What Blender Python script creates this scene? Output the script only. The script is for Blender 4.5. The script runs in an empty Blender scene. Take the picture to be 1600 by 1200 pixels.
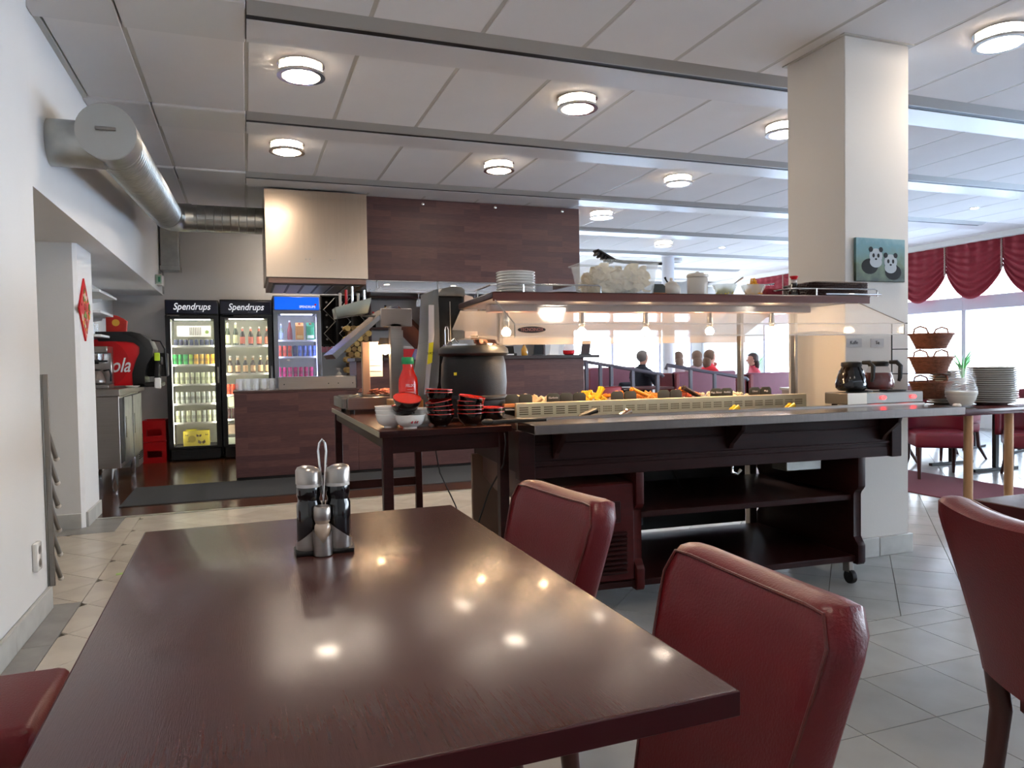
import bpy, bmesh, math, random
from mathutils import Vector, Matrix
random.seed(7)
S = bpy.context.scene
COL = S.collection
PI = math.pi
# ------------------------------------------------------------------ camera, sky, exposure
cam_d = bpy.data.cameras.new('camera')
cam = bpy.data.objects.new('camera', cam_d)
COL.objects.link(cam)
S.camera = cam
FPX, YAW, PIT, ROL = 1141.7168, .3487913, .0324516, -.0166675
cam_d.sensor_width = 36.0
cam_d.lens = 36.0 * FPX / 1600
cam_d.clip_start = .02
fw = Vector((math.sin(YAW) * math.cos(PIT), math.cos(YAW) * math.cos(PIT), -math.sin(PIT)))
rt = Vector((math.cos(YAW), -math.sin(YAW), 0))
up = rt.cross(fw)
rt2 = rt * math.cos(ROL) + up * math.sin(ROL)
up2 = -rt * math.sin(ROL) + up * math.cos(ROL)
M3 = Matrix((rt2, up2, -fw)).transposed()
cam.matrix_world = Matrix.Translation((0, 0, 1.17)) @ M3.to_4x4()
W = bpy.data.worlds.new('world')
S.world = W
W.use_nodes = True
nt = W.node_tree
bg = nt.nodes['Background']
tc = nt.nodes.new('ShaderNodeTexCoord')
sp = nt.nodes.new('ShaderNodeSeparateXYZ')
rp = nt.nodes.new('ShaderNodeValToRGB')
nt.links.new(tc.outputs['Generated'], sp.inputs[0])
nt.links.new(sp.outputs['Z'], rp.inputs[0])
nt.links.new(rp.outputs[0], bg.inputs[0])
rp.color_ramp.elements[0].position = 0.0
rp.color_ramp.elements[0].color = (.80, .90, 1, 1)
rp.color_ramp.elements[1].position = .7
rp.color_ramp.elements[1].color = (.52, .72, 1, 1)
bg.inputs[1].default_value = 6.0
S.view_settings.view_transform = 'Standard'
S.view_settings.look = 'None'
S.view_settings.gamma = 1
S.view_settings.use_curve_mapping = False
S.view_settings.exposure = 1.7
S.cycles.max_bounces = 10
S.cycles.diffuse_bounces = 5
S.cycles.glossy_bounces = 5
S.cycles.transmission_bounces = 8
S.cycles.transparent_max_bounces = 16
S.cycles.sample_clamp_indirect = 6
S.cycles.caustics_reflective = False
S.cycles.caustics_refractive = False
LAMP = 52.0      # strength of the ceiling lamp diffusers
HEAT = 100.0      # strength of the buffet heat bulbs

# ------------------------------------------------------------------ materials
def lin(h):
    h = h.lstrip('#')
    c = [int(h[i:i + 2], 16) / 255 for i in (0, 2, 4)]
    return tuple((x / 12.92 if x <= .04045 else ((x + .055) / 1.055) ** 2.4) for x in c) + (1,)
MATS = {}
def mat(name, color, rough=.5, metal=0., emit=0., coat=0., noise=0., nscale=8., rand=0., alpha=1., trans=0., ior=1.45, bump=0., bscale=60., spec=.5, stretch=None, rnoise=0.):
    if name in MATS: return MATS[name]
    m = bpy.data.materials.new(name); m.use_nodes = True
    n = m.node_tree.nodes; l = m.node_tree.links; b = n['Principled BSDF']
    c = lin(color) if isinstance(color, str) else tuple(color) + ((1,) if len(color) == 3 else ())
    b.inputs['Base Color'].default_value = c
    b.inputs['Roughness'].default_value = rough
    b.inputs['Metallic'].default_value = metal
    b.inputs['IOR'].default_value = ior
    b.inputs['Specular IOR Level'].default_value = spec
    b.inputs['Transmission Weight'].default_value = trans
    b.inputs['Alpha'].default_value = alpha
    b.inputs['Coat Weight'].default_value = coat
    b.inputs['Coat Roughness'].default_value = .1
    if emit:
        b.inputs['Emission Color'].default_value = c
        b.inputs['Emission Strength'].default_value = emit
    vec = None
    if noise or bump or rnoise:
        t = n.new('ShaderNodeTexCoord'); mp = n.new('ShaderNodeMapping')
        l.new(t.outputs['Object'], mp.inputs[0]); vec = mp.outputs[0]
        if stretch: mp.inputs['Scale'].default_value = stretch
    last = None
    if noise:
        nz = n.new('ShaderNodeTexNoise'); nz.inputs['Scale'].default_value = nscale; nz.inputs['Detail'].default_value = 5
        l.new(vec, nz.inputs['Vector'])
        mr = n.new('ShaderNodeMapRange'); mr.inputs[1].default_value = .25; mr.inputs[2].default_value = .75
        mr.inputs[3].default_value = 1 - noise; mr.inputs[4].default_value = 1 + noise
        l.new(nz.outputs[0], mr.inputs[0]); last = mr.outputs[0]
    if rand:
        oi = n.new('ShaderNodeObjectInfo'); mr2 = n.new('ShaderNodeMapRange')
        mr2.inputs[3].default_value = 1 - rand; mr2.inputs[4].default_value = 1 + rand
        l.new(oi.outputs['Random'], mr2.inputs[0])
        if last is None: last = mr2.outputs[0]
        else:
            mm = n.new('ShaderNodeMath'); mm.operation = 'MULTIPLY'
            l.new(last, mm.inputs[0]); l.new(mr2.outputs[0], mm.inputs[1]); last = mm.outputs[0]
    if last is not None:
        vm = n.new('ShaderNodeVectorMath'); vm.operation = 'SCALE'; vm.inputs[0].default_value = c[:3]
        l.new(last, vm.inputs['Scale']); l.new(vm.outputs[0], b.inputs['Base Color'])
    if rnoise:
        nz = n.new('ShaderNodeTexNoise'); nz.inputs['Scale'].default_value = nscale * 2; l.new(vec, nz.inputs['Vector'])
        mr = n.new('ShaderNodeMapRange'); mr.inputs[1].default_value = .3; mr.inputs[2].default_value = .7
        mr.inputs[3].default_value = max(0, rough - rnoise); mr.inputs[4].default_value = rough + rnoise
        l.new(nz.outputs[0], mr.inputs[0]); l.new(mr.outputs[0], b.inputs['Roughness'])
    if bump:
        nz = n.new('ShaderNodeTexNoise'); nz.inputs['Scale'].default_value = bscale; l.new(vec, nz.inputs['Vector'])
        bp = n.new('ShaderNodeBump'); bp.inputs['Strength'].default_value = bump; bp.inputs['Distance'].default_value = .004
        l.new(nz.outputs[0], bp.inputs['Height']); l.new(bp.outputs[0], b.inputs['Normal'])
    MATS[name] = m
    return m
def brickmat(name, c1, c2, mortar, sx, sy, rough, axes='xz', coat=0., msize=.0, grain=.18, spec=.5):
    """laminate printed as small staggered strips"""
    m = bpy.data.materials.new(name); m.use_nodes = True
    n = m.node_tree.nodes; l = m.node_tree.links; b = n['Principled BSDF']
    t = n.new('ShaderNodeTexCoord'); s = n.new('ShaderNodeSeparateXYZ'); cb = n.new('ShaderNodeCombineXYZ')
    l.new(t.outputs['Object'], s.inputs[0])
    l.new(s.outputs['XYZ'.index(axes[0].upper())], cb.inputs[0]); l.new(s.outputs['XYZ'.index(axes[1].upper())], cb.inputs[1])
    bk = n.new('ShaderNodeTexBrick'); bk.inputs['Scale'].default_value = 1
    bk.inputs['Brick Width'].default_value = sx; bk.inputs['Row Height'].default_value = sy
    bk.inputs['Mortar Size'].default_value = msize; bk.offset = .37; bk.offset_frequency = 3
    bk.inputs['Color1'].default_value = lin(c1); bk.inputs['Color2'].default_value = lin(c2); bk.inputs['Mortar'].default_value = lin(mortar)
    l.new(cb.outputs[0], bk.inputs['Vector'])
    nz = n.new('ShaderNodeTexNoise'); nz.inputs['Scale'].default_value = 5; nz.inputs['Detail'].default_value = 6
    mp = n.new('ShaderNodeMapping'); mp.inputs['Scale'].default_value = (2, 22, 1); l.new(cb.outputs[0], mp.inputs[0]); l.new(mp.outputs[0], nz.inputs['Vector'])
    mr = n.new('ShaderNodeMapRange'); mr.inputs[1].default_value = .3; mr.inputs[2].default_value = .7; mr.inputs[3].default_value = 1 - grain; mr.inputs[4].default_value = 1 + grain
    l.new(nz.outputs[0], mr.inputs[0])
    vm = n.new('ShaderNodeVectorMath'); vm.operation = 'SCALE'; l.new(bk.outputs[0], vm.inputs[0]); l.new(mr.outputs[0], vm.inputs['Scale'])
    l.new(vm.outputs[0], b.inputs['Base Color']); b.inputs['Roughness'].default_value = rough; b.inputs['Coat Weight'].default_value = coat
    b.inputs['Specular IOR Level'].default_value = spec
    MATS[name] = m
    return m
WHITE = mat('white_paint', '#dcdcda', .75, noise=.025, nscale=2)
WALLW = mat('wall_paint', '#d9d8d6', .7, bump=.08, bscale=90, noise=.03, nscale=1.5)
TILEC = mat('ceiling_board', '#e0dcd9', .85, noise=.02, nscale=3, rand=.02, bump=.1, bscale=250)
GRID = mat('ceiling_grid', '#bdb8ae', .4, spec=.4)
BAND = mat('ceiling_band', '#d2cecb', .32, spec=.6)
STRIP = mat('ceiling_strip', '#a09d98', .45)
BLACK = mat('black', '#0b0b0c', .5)
BLKGL = mat('black_gloss', '#0a0a0c', .12, coat=.4)
BLKPL = mat('black_plastic', '#161617', .38, bump=.15, bscale=300)
STEEL = mat('brushed_steel', '#a39b94', .30, 1., noise=.06, nscale=4, stretch=(1, 1, 30))
STEELD = mat('dull_steel', '#8c8883', .42, 1.)
CHROME = mat('chrome', '#d8d8d8', .12, 1.)
GALV = mat('galvanised_steel', '#a9aaa6', .36, 1., noise=.18, nscale=9)
TABLE = mat('dark_table_wood', '#432521', .25, noise=.16, nscale=9, stretch=(26, 1.6, 1), spec=.6, bump=.12, bscale=34, coat=.15)
MAHOG = mat('dark_mahogany', '#260c0b', .38, noise=.3, nscale=5, stretch=(1.5, 1.5, 12), spec=.22)
MAHOGR = mat('red_mahogany', '#3f0e0d', .38, noise=.25, nscale=5, stretch=(2, 2, 10), spec=.25)
SHELFW = mat('shelf_wood', '#33130f', .35, noise=.2, nscale=5, stretch=(2, 10, 2))
LEATH = mat('oxblood_leather', '#5c0c14', .36, bump=.2, bscale=220, noise=.08, nscale=3, spec=.4)
LEATHB = mat('brown_red_leather', '#511511', .36, bump=.25, bscale=220, spec=.5)
CHAIRW = mat('chair_leg_wood', '#3b1712', .35, noise=.2, nscale=8, stretch=(4, 4, 1))
BOOTH = mat('booth_mauve', '#6d3a4c', .6, noise=.05)
BOOTHR = mat('booth_red', '#6b1620', .5)
BEIGE = mat('beige_marble_tile', '#beb4a6', .22, noise=.10, nscale=5, rand=.06, spec=.5)
GREYT = mat('grey_stone_tile', '#8a8884', .3, noise=.25, nscale=7, rand=.07)
SKIRT = mat('skirting_marble', '#b9b8b3', .35, noise=.13, nscale=9, rand=.05)
GROUT = mat('grout', '#4c463e', .9)
PANEL = brickmat('walnut_laminate', '#452c2c', '#593b37', '#3f2a28', .50, .062, .42, spec=.3)
PANELY = brickmat('walnut_laminate_side', '#4d3130', '#5d3d38', '#432a28', .42, .045, .36, 'yz')
VINYL = brickmat('wood_vinyl', '#3e2417', '#4b2c1b', '#28170f', .9, .12, .22, 'yx', msize=.002)
MATM = mat('charcoal_mat', '#3a3b3d', .95, noise=.25, nscale=180)
RUGM = mat('dark_red_carpet', '#5a1f2c', .95, noise=.2, nscale=120)
GLASS = mat('clear_glass', (1, 1, 1), .02, trans=1., ior=1.45)
PLEXI = mat('plexiglass', (.95, .94, .93), .06, alpha=.15, spec=.8)
PLEXE = mat('plexi_edge', '#e6e0da', .15, alpha=.55)
LAMPM = mat('lamp_diffuser', (1, .86, .70), .5, emit=LAMP)
SPOTM = mat('spot_lens', (1, .84, .66), .5, emit=30)
HEATM = mat('heat_bulb', (1, .66, .36), .5, emit=HEAT)
TUBEW = mat('cooler_tube', (1, .97, .80), .5, emit=8.0)
TUBEB = mat('cooler_tube_blue', (.50, .55, 1), .5, emit=8.0)
COOLI = mat('cooler_liner', '#dcdccb', .5)
REDP = mat('red_plastic', '#c40c14', .35)
REDB = mat('bright_red', '#d5180e', .22, coat=.3)
BLACKL = mat('black_lacquer', '#0c0a0b', .13, coat=.5)
PORC = mat('white_porcelain', '#e4e1dc', .18, coat=.3)
CREAM = mat('cream_ceramic', '#cfc6bb', .3)
GREENP = mat('green_cap', '#0b8a50', .35)
YELLOW = mat('yellow_note', '#e8dc28', .6)
PAPER = mat('paper', '#e6e4e2', .7)
OAK = mat('oak_leg', '#c29468', .45, noise=.15, nscale=6, stretch=(6, 6, 1))
WICK = mat('wicker', '#84503c', .6, bump=.8, bscale=90, noise=.3, nscale=60)
WICKD = mat('dark_wicker', '#2e1712', .5, bump=.8, bscale=120, noise=.35, nscale=70)
CURT = mat('crimson_velvet', '#7c0f22', .75, noise=.12, nscale=25)
FRIN = mat('cream_fringe', '#b9a79a', .8)
FRAME = mat('window_frame', '#b7b1bd', .5)
PINK = mat('pink_plastic', '#c8546a', .5)
DARKF = mat('dark_fabric', '#1a1e2c', .9)
SKIN = mat('skin', '#c89580', .6)
HAIRB = mat('brown_hair', '#6d5546', .8)
HAIRG = mat('grey_hair', '#6e6763', .8)
LEAF = mat('green_leaf', '#5f9a55', .5)

# ------------------------------------------------------------------ mesh helpers
NTH = ['first', 'second', 'third', 'fourth', 'fifth', 'sixth', 'seventh', 'eighth', 'ninth', 'tenth', 'eleventh', 'twelfth', 'thirteenth', 'fourteenth']
class MB:
    def __init__(s): s.bm = bmesh.new()
    def _xf(s, vs, rot, loc):
        if rot: bmesh.ops.rotate(s.bm, verts=vs, cent=(0, 0, 0), matrix=(Matrix.Rotation(rot[2], 3, 'Z') @ Matrix.Rotation(rot[1], 3, 'Y') @ Matrix.Rotation(rot[0], 3, 'X')))
        if loc: bmesh.ops.translate(s.bm, verts=vs, vec=loc)
    def box(s, x0, x1, y0, y1, z0, z1, bev=0., seg=1, rot=None, loc=None):
        r = bmesh.ops.create_cube(s.bm, size=1)
        vs = r['verts']
        for v in vs:
            v.co = Vector(((x0 + x1) / 2 + v.co.x * (x1 - x0), (y0 + y1) / 2 + v.co.y * (y1 - y0), (z0 + z1) / 2 + v.co.z * (z1 - z0)))
        if bev:
            es = list({e for v in vs for e in v.link_edges})
            q = bmesh.ops.bevel(s.bm, geom=es, offset=bev, segments=seg, affect='EDGES', profile=.5)
            vs = list({v for f in q['faces'] for v in f.verts} | {v for v in vs if v.is_valid})
        s._xf(vs, rot, loc)
        return s
    def lathe(s, prof, c=(0, 0, 0), seg=20, sx=1., sy=1., axis='z', rot=None, cap=False):
        rings = []; allv = []
        for r, z in prof:
            ring = []
            if r < 1e-6:
                ring = [s.bm.verts.new((0, 0, z))]
            else:
                for i in range(seg):
                    a = 2 * PI * i / seg
                    ring.append(s.bm.verts.new((r * math.cos(a) * sx, r * math.sin(a) * sy, z)))
            rings.append(ring); allv += ring
        for a, b in zip(rings, rings[1:]):
            for i in range(seg):
                j = (i + 1) % seg
                try:
                    if len(a) == 1 and len(b) == 1: continue
                    if len(a) == 1: s.bm.faces.new((a[0], b[i], b[j]))
                    elif len(b) == 1: s.bm.faces.new((a[i], b[0], a[j]))
                    else: s.bm.faces.new((a[i], a[j], b[j], b[i]))
                except ValueError: pass
        if len(rings[0]) > 1 and prof[0] != prof[-1]: s.bm.faces.new(rings[0][::-1])
        if cap and len(rings[-1]) > 1 and prof[0] != prof[-1]: s.bm.faces.new(rings[-1])
        if axis == 'x': bmesh.ops.rotate(s.bm, verts=allv, cent=(0, 0, 0), matrix=Matrix.Rotation(PI / 2, 3, 'Y'))
        if axis == 'y': bmesh.ops.rotate(s.bm, verts=allv, cent=(0, 0, 0), matrix=Matrix.Rotation(-PI / 2, 3, 'X'))
        s._xf(allv, rot, c)
        return s
    def cyl(s, r, z0, z1, c=(0, 0, 0), seg=16, axis='z', rot=None, sx=1., sy=1.):
        return s.lathe([(r, z0), (r, z1)], c, seg, sx, sy, axis, rot, True)
    def tube(s, pts, r, seg=8, closed=False):
        P = [Vector(p) for p in pts]; n = len(P); rings = []
        prev = None
        for i, p in enumerate(P):
            if closed: d = (P[(i + 1) % n] - P[i - 1])
            else: d = (P[min(i + 1, n - 1)] - P[max(i - 1, 0)])
            if d.length < 1e-9: d = Vector((0, 0, 1))
            d.normalize()
            if prev is None:
                a = Vector((0, 0, 1)) if abs(d.z) < .9 else Vector((1, 0, 0))
                u = d.cross(a).normalized()
            else:
                u = (prev - d * prev.dot(d)).normalized()
            prev = u; w = d.cross(u)
            rr = r[i] if isinstance(r, (list, tuple)) else r
            rings.append([s.bm.verts.new(p + (u * math.cos(2 * PI * k / seg) + w * math.sin(2 * PI * k / seg)) * rr) for k in range(seg)])
        m = n if closed else n - 1
        for i in range(m):
            a, b = rings[i], rings[(i + 1) % n]
            for k in range(seg):
                j = (k + 1) % seg
                s.bm.faces.new((a[k], a[j], b[j], b[k]))
        if not closed:
            s.bm.faces.new(rings[0][::-1]); s.bm.faces.new(rings[-1])
        return s
    def prism(s, poly, d0, d1, plane='xz', bev=0.):
        """poly in a plane, thickness along the third axis"""
        def P(u, v, d):
            return {'xz': (u, d, v), 'xy': (u, v, d), 'yz': (d, u, v)}[plane]
        a = [s.bm.verts.new(P(u, v, d0)) for u, v in poly]; b = [s.bm.verts.new(P(u, v, d1)) for u, v in poly]
        fs = [s.bm.faces.new(a), s.bm.faces.new(b[::-1])]
        for i in range(len(poly)):
            j = (i + 1) % len(poly)
            fs.append(s.bm.faces.new((a[j], a[i], b[i], b[j])))
        if bev:
            es = list({e for f in fs for e in f.edges})
            bmesh.ops.bevel(s.bm, geom=es, offset=bev, segments=2, affect='EDGES', profile=.5)
        return s
    def grid(s, fn, nu, nv, closed_u=False):
        V = [[s.bm.verts.new(fn(i / nu, j / nv)) for j in range(nv + 1)] for i in range(nu + (0 if closed_u else 1))]
        for i in range(nu):
            for j in range(nv):
                a = V[i]; b = V[(i + 1) % len(V)]
                s.bm.faces.new((a[j], b[j], b[j + 1], a[j + 1]))
        return s
    def ball(s, r, c, sx=1, sy=1, sz=1, sub=2, rot=None):
        q = bmesh.ops.create_icosphere(s.bm, subdivisions=sub, radius=r)
        for v in q['verts']: v.co = Vector((v.co.x * sx, v.co.y * sy, v.co.z * sz))
        s._xf(q['verts'], rot, c)
        return s
    def build(s, name, m, parent=None, smooth=True, loc=None, rz=0., label=None, angle=.7):
        bmesh.ops.recalc_face_normals(s.bm, faces=s.bm.faces[:])
        me = bpy.data.meshes.new(name); s.bm.to_mesh(me); s.bm.free()
        ms = m if isinstance(m, list) else [m]
        for k in ms: me.materials.append(k)
        if smooth:
            for p in me.polygons: p.use_smooth = True
            me.set_sharp_from_angle(angle=angle)
        o = bpy.data.objects.new(name, me); COL.objects.link(o)
        if loc: o.location = loc
        if rz: o.rotation_euler = (0, 0, rz)
        if parent: o.parent = parent
        if label: o['label'] = label
        return o
def tag(o, label, cat, group=None):
    o['label'] = label; o['category'] = cat
    if group: o['group'] = group
    return o
def thing(name, label, cat, loc=(0, 0, 0), rz=0., group=None, rot=None):
    o = bpy.data.objects.new(name, None); COL.objects.link(o)
    o.empty_display_size = .1
    o.location = loc; o.rotation_euler = rot if rot else (0, 0, rz)
    return tag(o, label, cat, group)
def struct(name, mb, m, parent=None, smooth=False):
    o = mb.build(name, m, parent, smooth)
    if parent is None: o['kind'] = 'structure'
    return o
def dup(o, loc=None, rz=None, label=None, group=None, parent=None, rot=None):
    c = o.copy(); COL.objects.link(c)
    if parent: c.parent = parent
    if loc is not None: c.location = loc
    if rz is not None: c.rotation_euler = (0, 0, rz)
    if rot is not None: c.rotation_euler = rot
    if label: c['label'] = label
    if group: c['group'] = group
    for ch in o.children: dup(ch, parent=c)
    return c
def text(body, size, m, parent, loc, rot, name='lettering', shear=0., ext=.0006, off=0., align='CENTER', sx=1.):
    c = bpy.data.curves.new(name, 'FONT'); c.body = body; c.size = size; c.extrude = ext; c.offset = off; c.shear = shear
    c.align_x = align; c.align_y = 'CENTER'; c.resolution_u = 3
    c.materials.append(m)
    tmp = bpy.data.objects.new('tmp', c); COL.objects.link(tmp)
    me = bpy.data.meshes.new_from_object(tmp.evaluated_get(bpy.context.evaluated_depsgraph_get()))
    bpy.data.objects.remove(tmp); bpy.data.curves.remove(c)
    me.name = name
    o = bpy.data.objects.new(name, me); COL.objects.link(o); o.location = loc; o.rotation_euler = rot; o.scale = (sx, 1, 1)
    if parent: o.parent = parent
    return o

# ------------------------------------------------------------------ room shell
H = 2.96
XR, YF, YN = 10.68, 15.5, -4.0
fl = struct('floor', MB().box(-3.2, XR + .3, YN - .2, YF + .3, -.12, -.008), GROUT)
struct('floor_staff', MB().box(-1.75, 4.1, 6.36, 10.6, -.008, .003), VINYL)
struct('trim_1', MB().box(-1.12, 4.1, 6.32, 6.36, -.008, .007), mat('aluminium_trim', '#c9c4ba', .35, .8))
LAM = .0105
A = .302; HD = A / math.sqrt(2)
def clip(poly, x0, x1, y0, y1):
    for ax, s_, lim in ((0, 1, x0), (0, -1, x1), (1, 1, y0), (1, -1, y1)):
        out = []
        for i in range(len(poly)):
            p, q = poly[i - 1], poly[i]
            dp, dq = s_ * (p[ax] - lim), s_ * (q[ax] - lim)
            if (dp >= 0) != (dq >= 0):
                t = dp / (dp - dq); out.append((p[0] + (q[0] - p[0]) * t, p[1] + (q[1] - p[1]) * t))
            if dq >= 0: out.append(q)
        poly = out
        if len(poly) < 3: return []
    return poly
def proj(P):
    d = Vector(P) - Vector((0, 0, 1.17)); w = d.dot(fw)
    if w < .05: return None
    return (800 + FPX * d.dot(rt2) / w, 600 - FPX * d.dot(up2) / w)
def area(poly): return abs(sum(poly[i - 1][0] * poly[i][1] - poly[i][0] * poly[i - 1][1] for i in range(len(poly)))) / 2
def vis(poly):
    q = [proj((x, y, 0)) for x, y in poly]
    if any(p is None for p in q): return 0
    cx = sum(p[0] for p in q) / len(q); cy = sum(p[1] for p in q) / len(q)
    if not (-40 < cx < 1640 and 560 < cy < 1240): return 0
    if -.25 < poly[0][0] < .5 and .8 < poly[0][1] < 2.0: return 0
    return area(q)
tiles = []   # (poly, material index)
g_ = .0016
def diag(x0, x1, y0, y1, mi=0):
    ax, ay = -.98, 5.153
    n0, n1 = int((x0 - ax) / HD) - 2, int((x1 - ax) / HD) + 2
    m0, m1 = int((y0 - ay) / HD) - 2, int((y1 - ay) / HD) + 2
    r = HD - g_ * 1.41
    for i in range(n0, n1 + 1):
        for j in range(m0, m1 + 1):
            if (i + j) % 2 == 0: continue
            cx, cy = ax + i * HD, ay + j * HD
            p = clip([(cx - r, cy), (cx, cy - r), (cx + r, cy), (cx, cy + r)], x0 + g_, x1 - g_, y0 + g_, y1 - g_)
            if len(p) > 2 and area(p) > .001: tiles.append((p, mi))
def straight(x0, x1, y0, y1, ax, ay, mi=0, sx=A, sy=A):
    i = math.floor((x0 - ax) / sx)
    while ax + i * sx < x1:
        j = math.floor((y0 - ay) / sy)
        while ay + j * sy < y1:
            a, b = ax + i * sx, ay + j * sy
            p = clip([(a + g_, b + g_), (a + sx - g_, b + g_), (a + sx - g_, b + sy - g_), (a + g_, b + sy - g_)], x0 + g_, x1 - g_, y0 + g_, y1 - g_)
            if len(p) > 2 and area(p) > .001: tiles.append((p, mi))
            j += 1
        i += 1
diag(-.80, XR, 2.445, 6.32)
diag(4.1, XR, 6.32, YF)
diag(-3, -.80, 4.14, 5.82)
diag(-.91, -.80, 5.82, 6.32)
straight(-.80, XR, YN, 2.445, 2.06, 1.715)
straight(-.93, -.80, YN, 4.14, -.93, 4.14 - .6, 1, .13, .6)
straight(-1.6, -.91, 5.82, 6.32, -1.6, 5.82, 1, .345, .5)
def day_tint(p, mi):
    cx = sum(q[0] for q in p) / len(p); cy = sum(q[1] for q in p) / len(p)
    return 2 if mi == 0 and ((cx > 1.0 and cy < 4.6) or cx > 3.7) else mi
tiles = [(p, day_tint(p, mi)) for p, mi in tiles]
tiles.sort(key=lambda t: -vis(t[0]))
BEIGEDAY = mat('beige_tile_daylight_tint', '#9c9b99', .22, noise=.10, nscale=5, rand=.06, spec=.5)  # same beige tile, greyed to paint in the cooler light of this side
TM = [BEIGE, GREYT, BEIGEDAY]
def tile_mesh(poly, c, z0=-.008, z1=0.):
    n = len(poly)
    vs = [(x - c[0], y - c[1], z1) for x, y in poly] + [(x - c[0], y - c[1], z0) for x, y in poly]
    fs = [tuple(range(n))] + [(j, i, i + n, j + n) for i, j in ((k, (k + 1) % n) for k in range(n))]
    return vs, fs
cache = {}
def place_tile(poly, mi, parent, name='tile'):
    c = (sum(p[0] for p in poly) / len(poly), sum(p[1] for p in poly) / len(poly))
    key = (mi, tuple((round(x - c[0], 4), round(y - c[1], 4)) for x, y in poly))
    if key not in cache:
        vs, fs = tile_mesh(poly, c); me = bpy.data.meshes.new(name); me.from_pydata(vs, [], fs)
        if me.polygons[0].normal.z < 0: me.flip_normals()
        me.materials.append(TM[mi]); cache[key] = me
    o = bpy.data.objects.new(name, cache[key]); COL.objects.link(o); o.location = (c[0], c[1], 0); o.parent = parent
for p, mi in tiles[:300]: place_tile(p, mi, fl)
vs_, fs_, ms_ = [], [], []
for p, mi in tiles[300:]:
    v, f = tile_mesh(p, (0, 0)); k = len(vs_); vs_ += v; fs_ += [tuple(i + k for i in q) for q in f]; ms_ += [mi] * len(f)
me = bpy.data.meshes.new('far_tiles'); me.from_pydata(vs_, [], fs_); me.materials.append(BEIGE); me.materials.append(GREYT); me.materials.append(BEIGEDAY)
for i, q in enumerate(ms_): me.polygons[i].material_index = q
bm_ = bmesh.new(); bm_.from_mesh(me); bmesh.ops.recalc_face_normals(bm_, faces=bm_.faces[:]); bm_.to_mesh(me); bm_.free()
ft = bpy.data.objects.new('far_tiles', me); COL.objects.link(ft); ft.parent = fl; ft['kind'] = 'stuff'

# walls
def skirt(parent, x0, x1, y0, y1, along, n):
    """marble skirting stones along a wall foot"""
    for k in range(n):
        if along == 'y': a, b = y0 + (y1 - y0) * k / n, y0 + (y1 - y0) * (k + 1) / n; m_ = MB().box(x0, x1, a + .001, b - .001, 0, .11, .0025)
        else: a, b = x0 + (x1 - x0) * k / n, x0 + (x1 - x0) * (k + 1) / n; m_ = MB().box(a + .001, b - .001, y0, y1, 0, .11, .0025)
        m_.build('skirting_stone', SKIRT, parent)
wl = struct('wall_left', MB().box(-1.2, -.93, YN - .2, 4.07, -.01, H + .1).box(-1.75, -.965, 4.07, 10.3, 2.07, H + .1), WALLW)
bl = struct('baseboard_left', MB().box(-.932, -.93, YN, 4.07, 0, .11), SKIRT)
skirt(bl, -.93, -.912, .47, 4.085, 'y', 6)
struct('wall_hall', MB().box(-3.3, -3.1, 3.8, 6.3, 0, 2.2).box(-3.2, -1.2, 3.8, 4.07, 0, 2.2).box(-3.2, -1.7, 4.0, 6.3, 2.07, 2.2), WALLW)
pl = struct('pillar_left', MB().prism([(-3.2, 6.05), (-1.155, 6.05), (-1.13, 6.075), (-1.13, 6.6), (-1.6, 6.6), (-1.6, 6.5), (-3.2, 6.5)], 0, 2.07, 'xy'), WALLW)
skirt(pl, -3.0, -1.15, 6.03, 6.05, 'x', 4)
skirt(pl, -1.13, -1.112, 6.075, 6.6, 'y', 2)
struct('wall_alcove', MB().box(-1.75, -1.55, 6.5, 10.5, 0, 2.2), WALLW)
struct('wall_back', MB().box(-1.75, 4.6, 10.35, 10.55, 0, H + .1), mat('wall_back_paint', '#d2cfcc', .7, noise=.03, nscale=2))
struct('ceiling_bar_soffit', MB().box(1.25, 4.55, 9.0, 10.35, 2.17, 2.21), WHITE)
struct('wall_near', MB().box(-1.2, XR + .3, YN - .2, YN, 0, H), WALLW)
# the room behind the bar reaches the far windows
struct('wall_partition', MB().box(4.6, 4.8, 10.35, YF, 0, H), WALLW)
# main ceiling pillar beside the buffet
pr = struct('pillar_right', MB().box(3.185, 3.66, 3.24, 3.70, -.01, H, .004), mat('pillar_paint', '#d3cdc6', .7, bump=.08, bscale=90))
skirt(pr, 3.165, 3.68, 3.222, 3.24, 'x', 2)
skirt(pr, 3.165, 3.185, 3.24, 3.72, 'y', 2)
MB().box(3.165, 3.68, 3.22, 3.72, H - .012, H - .002).build('collar_trim', GRID, pr, False)
struct('column_round', MB().cyl(.11, 0, H, (7.03, 11.2, 0), 24), mat('column_paint', '#d6d8de', .6), smooth=True)
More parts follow.
